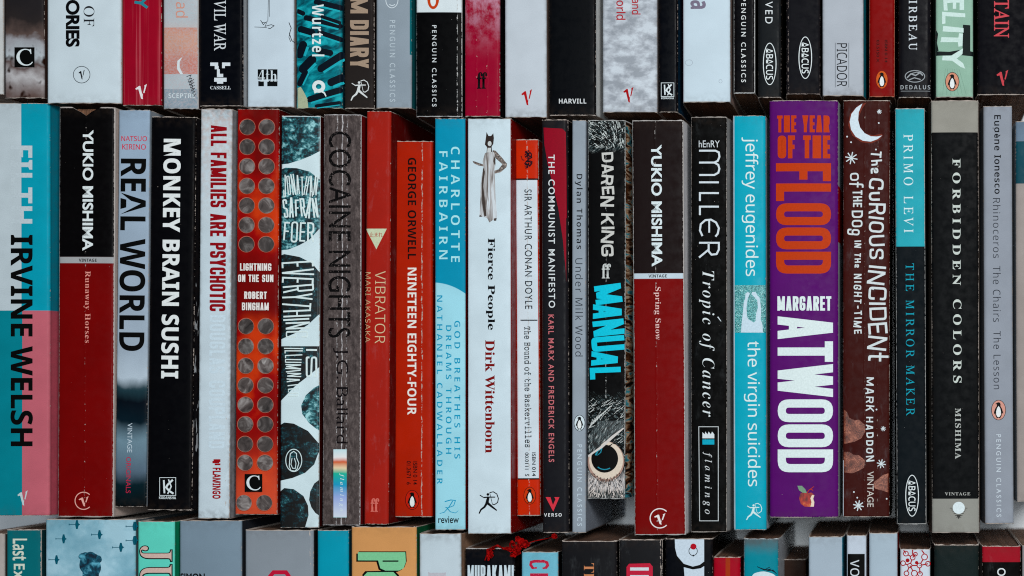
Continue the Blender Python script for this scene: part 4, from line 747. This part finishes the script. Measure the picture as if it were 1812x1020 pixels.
b = top('rubbed crimson paperback with a bold black double-f mark', 822, 884, 206.5, base=c(144, 26, 50), side=c(18, 18, 24), art=lambda g, col, B: g.mix(g.m('MULTIPLY', g.m('MULTIPLY', g.mr(g.noise(1, .7, 4, 7, rough=.7), .38, .62), g.mr(g.v, 5.1, 6.3, 1, 0)), .75), col, c(190, 148, 168)), crease=[(843, .12), (862, .15)], page='mid', z=.001); ffmark(b, 844, 128, 862, 157.5, c(24, 20, 24))
b = top('off-white paperback with a red tick mark, right of the rubbed crimson one', 893, 966.5, 208, base=c(190, 198, 206), side=c(120, 104, 98), page='old', mott=.04, z=.001, radius=3, grime=.14); vee(b, 922.5, 158, 941.5, 187, c(170, 34, 36))
b = top('plain matt black paperback with tiny white capitals across its foot', 972, 1054, 204.5, base=c(22, 23, 25), side=c(225, 230, 235), page='new', mott=.05, z=.001); text(b, 'HARVILL', 'b', (989, 175, 1037.5, 183.5), c(216, 220, 222), 'h', bold=-.005, sp=1.05, name='publisher_name')
b = top('grey marbled paperback with dark red lettering and a red tick mark', 1066, 1162.5, 199, base=PALE, art=lambda g, col, B: g.ramp(g.noise(1, 1.5, 3.4, 6, rough=.6), [(.40, c(150, 156, 164)), (.50, c(176, 182, 190)), (.60, c(198, 206, 214))]), side=c(140, 130, 130), page='mid', z=.001, edge=.4, grime=.14, mott=.05)
text(b, 'and', 'n', (1118, -2, 1133.5, 26), c(166, 50, 58), bold=.012, name='title'); text(b, 'orld', 'n', (1090.5, 1, 1107, 35.5), c(166, 50, 58), bold=.012, name='title'); vee(b, 1103, 154, 1121, 182, c(160, 30, 34))
b = top('slim glossy black paperback with a boxed K mark at its foot', 1166, 1199, 199, base=c(22, 23, 26), side=c(10, 50, 70), page='mid', rough=.3, radius=4); kmark(b, 1170, 147, 1192.5, 171, (1170, 172.5, 1192.5, 175.8))
b = top('white paperback with a few grey stains beside the slim glossy black one', 1208, 1292, 181, base=c(196, 212, 222), side=c(140, 120, 114), page='old', mott=.03, ubands=[(1206, 1209, c(120, 40, 60), -600, 200)])
text(b, 'ra', 'b', (1221.5, -12, 1249, 16), c(120, 112, 130), bold=.01, name='title'); Print(b, 'stain_mark', c(166, 178, 188)).ring(1219, 111, 7, 5.5, .9).ring(1275, 144, 3.2, 3.5, .8).done()
b = top('thin chipped black paperback with small spaced white capitals above a pale foot', 1298, 1336, 165.5, base=c(22, 22, 24), side=c(20, 20, 20), edge=1.1, ends=1.1, speck=.4, page='mid', wear=c(200, 205, 206), H=700, z=-.002); text(b, 'PENGUIN CLASSICS', 'g', (1311.5, -3, 1320, 146), c(214, 218, 218), bold=.012, sp=1.5, name='publisher_name')
b = top('charcoal paperback with spaced white capitals above an oval mark, thin one on its left', 1341, 1382, 173, base=c(31, 33, 35), side=c(18, 18, 20), page='old', rough=.38, radius=4, edge=.15); text(b, 'VED', 'g', (1354, 3, 1367, 42), c(212, 218, 220), bold=.004, sp=1.35, name='title'); abacus(b, 1362, 113.5, 12, 37.5)
b = top('black paperback with a dusty left joint, bearing only an oval mark, beside the silver one', 1391, 1451, 167, base=c(27, 27, 30), side=c(30, 26, 26), page='old', edge=.3, speck=.1, crease=[(1395, .5)], wear=c(150, 140, 136)); abacus(b, 1425, 102.5, 12, 37.5)
b = top('silver-grey paperback with thin black framed capitals near its foot', 1455.5, 1528, 170, base=c(172, 178, 186), side=c(30, 120, 136), page='mid', mott=.04, grime=.14, edge=.25)
text(b, 'PICADOR', 'n', (1480.5, 77, 1499, 153.5), c(34, 36, 40), bold=.0, name='publisher_name'); P = Print(b, 'frame_line', c(90, 96, 102)); P.line([(1478, 76), (1478, 155)], .9).line([(1502, 76), (1502, 155)], .9); P.done()
b = top('narrow dark red paperback with an orange penguin oval at its foot', 1538, 1583, 171.5, base=c(122, 8, 14), side=c(60, 8, 12), page='old', edge=.8, ends=.7, wear=c(190, 110, 90), H=665, z=-.004, radius=3)
text(b, 'ISBN 0 14', 'g', (1565.5, 71, 1570.5, 111), c(60, 6, 10), bold=.02, name='small_print'); text(b, '03.5150 X', 'g', (1551, 71, 1556, 111), c(60, 6, 10), bold=.02, name='small_print'); penguin(b, 1560.5, 141.5, 22, 33, c(196, 92, 46), rim=c(110, 30, 20))
b = top('black paperback with spaced serif capitals and a silver wreath oval', 1590, 1647, 173, base=c(26, 26, 29), side=c(18, 18, 20), page='mid', radius=4, edge=.15, rough=.36)
text(b, 'IRBEAU', 'i', (1608, 1, 1623, 89), c(206, 214, 220), bold=.008, shear=-.27, sp=1.45, name='author_name'); P = Print(b, 'wreath_emblem', c(150, 156, 160)); P.ring(1619, 135.5, 18, 11, 1.5); P.line([(1605, 138), (1612, 131), (1620, 134), (1628, 129), (1633, 134)], 2.2).line([(1608, 142), (1618, 138), (1629, 141)], 1.8).line([(1612, 131), (1622, 128), (1628, 129)], 1.4); P.done(); text(b, 'DEDALUS', 'b', (1593.5, 151, 1646, 158.5), c(160, 166, 170), 'h', sp=1.3, bold=-.01, name='publisher_name'); Print(b, 'underline', c(120, 124, 128)).rect(1594, 161, 1646, 162.2).done()
b = top('pale green paperback with angular white letters over black torn strips', 1656, 1722, 172.5, base=c(142, 176, 158), side=c(70, 90, 80), page='mid', edge=.3, mott=.06)
P = Print(b, 'black_strips', c(28, 34, 34)); P.poly([(1704, 44), (1717, 45), (1717, 92), (1703, 96)]).poly([(1656, 91), (1680, 92), (1703, 88), (1722, 92), (1722, 100), (1700, 98), (1656, 99)]).poly([(1656, 52), (1660, 60), (1658, 76), (1661, 90), (1656, 92)]); P.done()
P = Print(b, 'title', c(200, 222, 216)); P.poly([(1669, -4), (1706, -4), (1706, 18), (1698, 18), (1698, 5), (1692, 5), (1692, 16), (1686, 16), (1686, 5), (1676, 6), (1677, 19), (1670, 19)]).poly([(1667, 21), (1708, 24), (1708, 31), (1673, 29), (1673, 42), (1667, 43)]).poly([(1669, 46), (1705, 50), (1705, 58), (1668, 56)]).poly([(1666, 66), (1696, 67), (1697, 59), (1704, 60), (1703, 82), (1696, 83), (1695, 75), (1664, 75)]).poly([(1668, 99), (1683, 99), (1704, 86), (1703, 96), (1693, 104), (1704, 112), (1708, 122), (1700, 119), (1685, 108), (1667, 107)]); P.done()
P = Print(b, 'ray_lines', c(126, 160, 142)); [P.line([(1673+i*4, 122), (1668+i*7, 168)], .8) for i in range(7)]; P.done(); penguin(b, 1685, 145, 25, 34, c(202, 140, 116), rim=c(40, 40, 40))
b = top('black hardback with coral serif capitals and a coral tick mark at the right end', 1729.5, 1828, 168, base=c(22, 22, 25), side=c(30, 26, 26), page='old', ends=.7); text(b, 'TAIN', 'i', (1758.5, -2, 1786, 67), c(196, 76, 84), bold=.012, shear=-.27, name='title'); vee(b, 1763.5, 124, 1784, 152.5, c(190, 70, 78))
# ================================================================== BOTTOM ROW (only their heads are in the picture)
def bot(label, x0, x1, y0, tilt=0, H=725, **k): return book(label, x0, x1, y0, x0+tilt, x1+tilt, y0+H, BR_, **k)
b = bot('beige paperback cut by the left edge of the photo in the bottom row', -50, 6.5, 945, base=c(170, 162, 158), side=c(60, 50, 46))
b = bot('dark teal paperback with cream squared letters, left in the bottom row', 10.5, 71.5, 937.5, base=c(12, 104, 112), side=c(20, 60, 64), edge=.7, ends=.8, page='old', H=690, z=-.003)
text(b, 'Last', 'b', (22, 953.5, 48, 992), c(206, 214, 200), sp=.95, name='title'); text(b, 'Exit to', 'b', (24, 998, 45, 1075), c(206, 214, 200), name='title')
b = bot('broad pale blue paperback with tiny aeroplanes above a round dark bush', 78.5, 237, 919.5, base=PALE, art=lambda g, col, B: g.ramp(g.m('ADD', g.m('MULTIPLY', g.noise(1, 1.1, 1.1, 3), .8), g.m('MULTIPLY', g.noise(1, 1, 8, 3), .2)), [(.36, c(112, 160, 178)), (.50, c(138, 180, 196)), (.60, c(164, 200, 214))]), side=c(80, 90, 96), page='new', mott=.05, radius=3, z=.002)
P = Print(b, 'aeroplane_pictures', c(24, 86, 104))
for x, y in ((136, 928.5), (112, 954), (176, 946.5), (213, 969), (99, 991), (236, 932), (236, 957)):
    P.poly([(x-1.5, y-8), (x+1.5, y-8), (x+3, y-2), (x+6, y), (x+3, y+2), (x+1.5, y+8), (x-1.5, y+8), (x-3, y+1.5), (x-3, y-1.5)]).line([(x-15, y), (x-3, y)], 1.1).line([(x-14, y-2), (x-14, y+2)], .8)
P.done(); BUSH = art_mat(lambda g: g.ramp(g.noise(1, 1, 7, 5, rough=.6, dist=.5), [(.40, c(6, 40, 54)), (.52, c(14, 80, 100)), (.66, c(96, 168, 190))])); Print(b, 'bush_picture', W, mat=BUSH).ell(160, 1000, 19.5, 22, 28, wob=.12).ell(149, 985, 9, 8, 20, wob=.2).ell(170, 990, 9, 10, 20, wob=.2).rect(146, 1005, 175, 1060).done()
b = bot('mint green paperback with pink outlined serif capitals', 243, 308, 923, base=c(104, 208, 190), side=c(20, 140, 100), ubands=[(308, 314, c(20, 130, 96), 800, 1700)], page='mid', mott=.05)
for s_, bx in (('J', (247.5, 967, 303, 993)), ('U', (247.5, 1000, 303, 1040))):
    text(b, s_, 's', (bx[0]-2, bx[1]-1.5, bx[2]+2, bx[3]+2), c(20, 24, 26), bold=.02, name='letter_outline'); text(b, s_, 's', bx, c(206, 178, 168), bold=-.008, name='title')
b = bot('blue-grey clothlike paperback with small black capitals, right of the mint one', 316.5, 426, 921.5, base=c(122, 140, 154), side=c(40, 44, 50), page='mid', mott=.04); text(b, 'SIMON', 'g', (318, 1015, 362.5, 1028), BK, 'h', bold=.03, name='author_name')
b = bot('dull grey paperback with a crumpled corner and a rounded red letter', 433, 553.5, 938, base=c(136, 144, 152), side=c(30, 28, 30), page='mid', ends=.9, crease=[(548, .4)], mott=.04); P = Print(b, 'title', c(186, 40, 62)); P.line([(478, 1060), (478, 1020), (484, 1013), (506, 1013), (511, 1020), (511, 1060)], 7); P.done()
b = bot('plain turquoise paperback between a grey one and an orange one', 561, 616, 938.5, base=c(0, 148, 172), side=c(4, 60, 72), page='old', mott=.04, edge=.1)
b = bot('broad orange paperback with green black-edged block letters', 621, 736, 932.5, base=c(206, 150, 98), side=c(30, 90, 60), page='old', mott=.05, edge=.3, z=.001)
P = Print(b, 'letter_shadow', c(14, 18, 18)); gp = [(633, 977.5), (717, 977.5), (718, 995), (714, 1006), (706, 1010), (682, 1010), (673, 1006), (669, 992), (633, 992)]; P.poly([(x-3, y+2.5) for x, y in gp]).poly([(x+1.5, y-1.5) for x, y in gp]).poly([(641, 1080), (641, 1017), (646, 1011), (698, 1010), (706, 1018), (706, 1080)]); P.done()
P = Print(b, 'title', c(128, 196, 150)); P.poly(gp).poly([(644, 1080), (644, 1019), (650, 1013), (696, 1012.5), (703, 1020), (703, 1080)]); P.done(); Print(b, 'letter_counter', c(14, 18, 18)).rect(677, 992, 705, 994.5).done()
b = bot('white paperback with yellowed edges and a faint pink letter', 741.5, 815, 944.5, base=c(192, 206, 214), side=c(150, 120, 100), page='old', grime=.14, edge=.5, mott=.04, radius=3.4); text(b, 'E', 's', (757, 1009, 790, 1040), c(186, 186, 194), bold=-.02, name='title')
b = bot('black paperback with narrow white capitals, a dried red sprig lying over its head', 823, 910, 970.5, base=c(24, 25, 28), side=c(18, 18, 20), page='old', edge=.4, ends=.9, z=-.002, wear=c(190, 190, 190)); strokes(b, 'MURAKAMI', (827, 1000.5, 908.5, 1034), c(200, 216, 224), 3.6, 'h', gap=1.8, rr=3, name='author_name')
b = bot('small pale blue paperback with chunky crimson slab letters', 922.5, 987, 977, base=c(118, 184, 204), side=c(20, 22, 26), page='old', edge=.5, ends=.5, z=-.003, mott=.08)
P = Print(b, 'title', c(178, 44, 68), .4, c(200, 110, 130)); P.line([(943, 1006), (939, 1000), (940, 995), (946, 993.5), (962, 993.5), (968, 996), (969, 1001), (965, 1006)], 5).line([(941, 1006), (950, 1005)], 3).line([(960, 1006), (968, 1005)], 3).rect(938, 1015, 970, 1021).rect(948, 1020, 954, 1050); P.done()
b = bot('black paperback with tan serif letters, left of the one with the red blocky letter', 993.5, 1091, 957.5, base=c(32, 32, 34), side=c(24, 20, 20), page='old', ends=1, edge=.3, ragged=1.0, scuff=.05); text(b, 'The', 's', (1033, 997, 1051, 1042), c(196, 130, 92), bold=-.008, name='title')
b = bot('charcoal paperback with a chipped edge and a thick outlined red letter', 1095, 1172, 955, base=c(34, 34, 36), side=c(20, 20, 22), page='mid', edge=.5, ends=.8, scuff=.06, z=.001, ubands=[(1172, 1178, c(22, 22, 24), 900, 1700)], crease=[(1169, .7)]); Print(b, 'title', c(186, 46, 66)).poly([(1108.5, 1060), (1108.5, 1004), (1113, 998), (1150, 997), (1155, 1003), (1155, 1060)]).done(); Print(b, 'letter_inner', c(206, 214, 220)).rect(1115, 1004.5, 1148, 1010).rect(1115, 1018, 1148, 1060).done()
b = bot('black paperback with a white rounded panel, thin ring and red dot', 1177, 1261, 953.5, base=c(22, 23, 26), side=c(20, 20, 22), page='mid', edge=.3, ends=.7, speck=.15)
Print(b, 'panel_outline', c(10, 12, 14)).poly([(1192.5, 954.6), (1248, 954.6), (1248, 998), (1240, 1004), (1226, 1007), (1208, 1002), (1196, 988)]).done(); Print(b, 'white_panel', c(198, 212, 224)).poly([(1194, 954.8), (1246, 954.8), (1246, 994), (1238, 1000), (1226, 1003), (1210, 998), (1198, 984), (1194.5, 970)]).poly([(1210, 1004), (1226, 1008), (1240, 1006), (1246, 1002), (1246, 1080), (1216, 1080)]).done()
Print(b, 'thin_ring', c(40, 44, 50)).ring(1226.5, 975.5, 8, 8.5, 1.2).ell(1227, 983.5, 1.6).done(); Print(b, 'red_dot', c(170, 24, 44)).ell(1227, 967.5, 5.3).done()
b = bot('short plain red paperback sunk between a black one and a teal one', 1262.5, 1310, 986, base=c(160, 24, 44), side=c(90, 14, 20), page='old', z=-.004, H=650, ends=.6, ubands=[(1284, 1292, c(160, 60, 36), 900, 1700)])
b = bot('paperback shading from grey to teal with a white scribble, right of the short red one', 1316, 1377, 953.5, base=c(8, 130, 146), art=lambda g, col, B: g.mix(g.mr(g.m('ADD', g.v, g.m('MULTIPLY', g.noise(1, 1, 6, 4), .2)), .05, .45), c(88, 100, 104), col), side=c(176, 180, 186), page='old', ends=.5, edge=.6, wear=c(190, 200, 205))
P = Print(b, 'white_shape', c(206, 222, 228)); P.ell(1352, 1022, 22, 10, wob=.1); P.done(); P = Print(b, 'scribble_print', c(10, 36, 46)); [P.line([(1340+i*4, 1003+i*2), (1352+i*4, 1009), (1362+i*3, 1004+i*3)], 1.3) for i in range(5)]; P.done()
b = bot('low brown-covered book set far down in the gap of the bottom row', 1384, 1426, 990, base=c(48, 36, 32), side=c(48, 36, 32), page='old', z=-.035, H=560, edge=.1)
b = bot('grey-white wrinkled paperback right of the gap in the bottom row', 1431, 1491.5, 950, base=c(164, 178, 190), side=c(4, 96, 116), page='old', ends=.6, mott=.04, bump=.9, edge=.25, ubands=[(1490, 1496, c(8, 100, 120), 900, 1700)])
b = bot('slim paperback with a pale head and black panel with white capitals', 1498.5, 1533, 947.5, base=c(16, 17, 19), bands=[(900, 980.5, c(188, 198, 210))], ubands=[(1496, 1500, c(188, 198, 210), 900, 1700), (1530.2, 1536, c(188, 198, 210), 900, 1700)], side=c(180, 186, 194), page='old', edge=.2); text(b, 'VO', 'n', (1504.5, 991, 1520.5, 1020), c(206, 214, 220), bold=.004, sp=1.1, name='title')
b = bot('plain pale grey paperback left of the red ring pattern', 1538, 1588, 943.5, base=c(166, 182, 194), side=c(130, 20, 30), page='old', ends=.7, mott=.04, radius=3, z=.001)
b = bot('white paperback patterned with linked dark red rings', 1593, 1646, 972, base=c(200, 210, 220), side=c(16, 60, 60), page='old', z=-.002, edge=.15, mott=.03)
P = Print(b, 'ring_pattern', c(158, 22, 36)); rg = [(1603, 980, 5), (1615, 987, 5), (1598, 997, 5), (1610, 1001, 4.5), (1627, 1001, 5), (1636, 986, 6), (1604, 1015, 5), (1618, 1015, 6), (1628, 1016, 5), (1642, 998, 5), (1620, 981, 4)]
for x, y, r in rg: P.ring(x, y, r, r, 1.7, n=24)
for i, j in ((0, 1), (1, 3), (2, 3), (3, 4), (4, 5), (3, 6), (4, 8), (1, 10), (4, 9), (3, 7)): P.line([rg[i][:2], rg[j][:2]], 2)
P.line([(1599, 974), (1603, 980)], 2).line([(1615, 973), (1615, 982)], 2).line([(1631, 974), (1636, 981)], 2).ell(1606, 992, 3.5).ell(1622, 996, 3); P.done()
Print(b, 'ring_fill', c(206, 214, 224)).ell(1603, 980, 3.3).ell(1615, 987, 3.3).ell(1598, 997, 3.3).ell(1610, 1001, 2.8).ell(1627, 1001, 3.3).ell(1636, 986, 4.3).ell(1604, 1015, 3.3).ell(1618, 1015, 4.3).done()
b = bot('dark green-black paperback with a rumpled head, near the right end of the bottom row', 1653.5, 1732, 964, base=c(30, 38, 38), side=c(20, 20, 20), page='old', ends=1, edge=.3, ragged=1.1, bump=.7)
b = bot('black paperback with a red block at its head and a white O', 1738, 1806, 966.5, base=c(17, 18, 20), bands=[(900, 995, c(150, 36, 46))], side=c(150, 140, 136), page='old', ends=.5, edge=.3, scuff=.05); text(b, 'O', 'g', (1764.5, 1005.5, 1779.5, 1019.5), c(214, 220, 222), bold=.01, name='title')
b = bot('grey paperback cut by the right edge of the photo in the bottom row', 1809, 1880, 966, base=c(150, 150, 152), side=c(60, 60, 60))
# ------------------------------------------------------------------ packed books swell below their spines until they touch
def swell(B, side, amount):
    hw = B.w/2*B.k
    for o in B.parts:
        for v in o.data.vertices:
            d = (B.z-v.co.z)/B.k
            if v.co.x*side <= 0 or d < 9: continue
            t = min(1, (d-9)/45); t = t*t*(3-2*t)
            v.co.x += side*amount*B.k*t*abs(v.co.x)/hw
for grp in (MR_, TR_, BR_):
    row = sorted((B for B in BOOKS if B.group == grp), key=lambda B: B.c[0])
    for a, b in zip(row, row[1:]):
        gap = min(b.ext[0]-a.ext[1], b.ext[2]-a.ext[3]) if grp == MR_ else (b.ext[2]-a.ext[3] if grp == TR_ else b.ext[0]-a.ext[1])
        g = max(0, min(7, (gap-.8)/2)); swell(a, 1, g); swell(b, -1, g)
# ================================================================== DRIED RED SPRIG
def wpt(px, py, z):
    return Vector((CX+((px-906)*S-CX)*(CZ-z)/D, CY+((510-py)*S-CY)*(CZ-z)/D, z))
e = bpy.data.objects.new('dried_sprig', None); COL.objects.link(e); base_ = wpt(900, 972, .128); e.location = base_; e.empty_display_size = .01
e['label'] = 'curled dried red leaf sprig lying over a black and a pale blue book'; e['category'] = 'dried sprig'
LEAF = simple('dried_red_leaf', c(140, 20, 13), .55, .6, 25)
def tube(name, pts, r0, r1):
    V = []; F = []; n = len(pts); K = 6
    for i, p in enumerate(pts):
        p = Vector(p); d = (Vector(pts[min(i+1, n-1)])-Vector(pts[max(i-1, 0)])).normalized(); a = d.orthogonal().normalized(); b_ = d.cross(a); r = r0+(r1-r0)*i/(n-1)
        for j in range(K): t = j/K*2*math.pi; V.append(tuple(p-base_+a*r*math.cos(t)+b_*r*math.sin(t)))
    for i in range(n-1):
        for j in range(K): a = i*K+j; b2 = i*K+(j+1) % K; F.append((a, b2, b2+K, a+K))
    mesh_obj(name, V, F, [LEAF], e, smooth=True)
def smooth_pts(P_, n=5):
    out = []; P_ = [Vector(p) for p in P_]
    for i in range(len(P_)-1):
        a, b_, c_, d = P_[max(i-1, 0)], P_[i], P_[i+1], P_[min(i+2, len(P_)-1)]
        for j in range(n):
            t = j/n; out.append(.5*((2*b_)+(c_-a)*t+(2*a-5*b_+4*c_-d)*t*t+(3*b_-3*c_+d-a)*t**3))
    return out+[P_[-1]]
zz = .1295
tube('stem', smooth_pts([wpt(862, 973, zz), wpt(870, 971, zz+.001), wpt(879.5, 966, zz+.004), (wpt(888, 970, zz+.002)), wpt(897, 972.5, zz+.001), wpt(908, 974, zz+.001), wpt(918, 973, zz+.001)]), .00055, .0006)
tube('stem', smooth_pts([wpt(863, 973, zz), wpt(862, 982, zz), wpt(858, 992, zz)]), .0006, .0003)
tube('stem', smooth_pts([wpt(904, 960, zz+.003), wpt(909, 966, zz+.002), wpt(912, 972, zz+.001), wpt(914, 982, zz)]), .0005, .0004)
tube('stem', smooth_pts([wpt(914, 952, zz+.002), wpt(918, 962, zz+.002), wpt(922, 972, zz)]), .0004, .0004)
tube('stem', smooth_pts([wpt(903, 968, zz+.003), wpt(903, 961, zz+.004), wpt(909, 960, zz+.004), wpt(910, 965, zz+.003)]), .0005, .0004)
RR = random.Random(4)
def leaf(cx, cy, rx, ry, rot, lift):
    V = []; F = []; n = 9; m_ = 5
    for i in range(n+1):
        t = i/n; wd = math.sin(math.pi*min(1, t*.92+.06))**.8*(1+.25*math.sin(t*17+cx))
        for j in range(m_):
            s_ = (j/(m_-1)*2-1); x = (t*2-1)*rx; y = s_*ry*wd
            X = x*math.cos(rot)-y*math.sin(rot); Y = x*math.sin(rot)+y*math.cos(rot)
            V.append(tuple(wpt(cx+X, cy+Y, zz+lift+.0016*abs(s_)**1.3+.0009*math.sin(t*9+j+cx)+RR.uniform(-.0003, .0003))-base_))
    for i in range(n):
        for j in range(m_-1): a = i*m_+j; F.append((a, a+1, a+m_+1, a+m_))
    o = mesh_obj('leaf', V, F, [LEAF], e, smooth=True); o.modifiers.new('thickness', 'SOLIDIFY').thickness = .00025
for a in ((868, 980, 8, 4.5, 1.3, .0005), (866, 984, 9, 3, 1.9, .001), (925, 960, 11, 6, .35, .002), (918, 957, 8, 5, 1.1, .003), (930, 965, 8, 4, -.2, .001), (914, 976, 8, 5, .5, .001), (910, 982, 8, 3.6, -.2, .0005), (905, 974, 8, 3, .2, .001), (901, 971, 8, 2.6, .1, .001), (917, 970, 6, 4, 1.4, .002), (981, 949.5, 5, 4, .3, .001), (908, 962, 6, 2.6, 1.0, .003), (873, 970, 6, 2, -.5, .001)): leaf(*a)
tube('stem', smooth_pts([wpt(922, 966, zz+.001), wpt(945, 958, zz-.004), wpt(965, 954, zz-.003), wpt(981, 950, zz+.001)]), .00025, .00025)
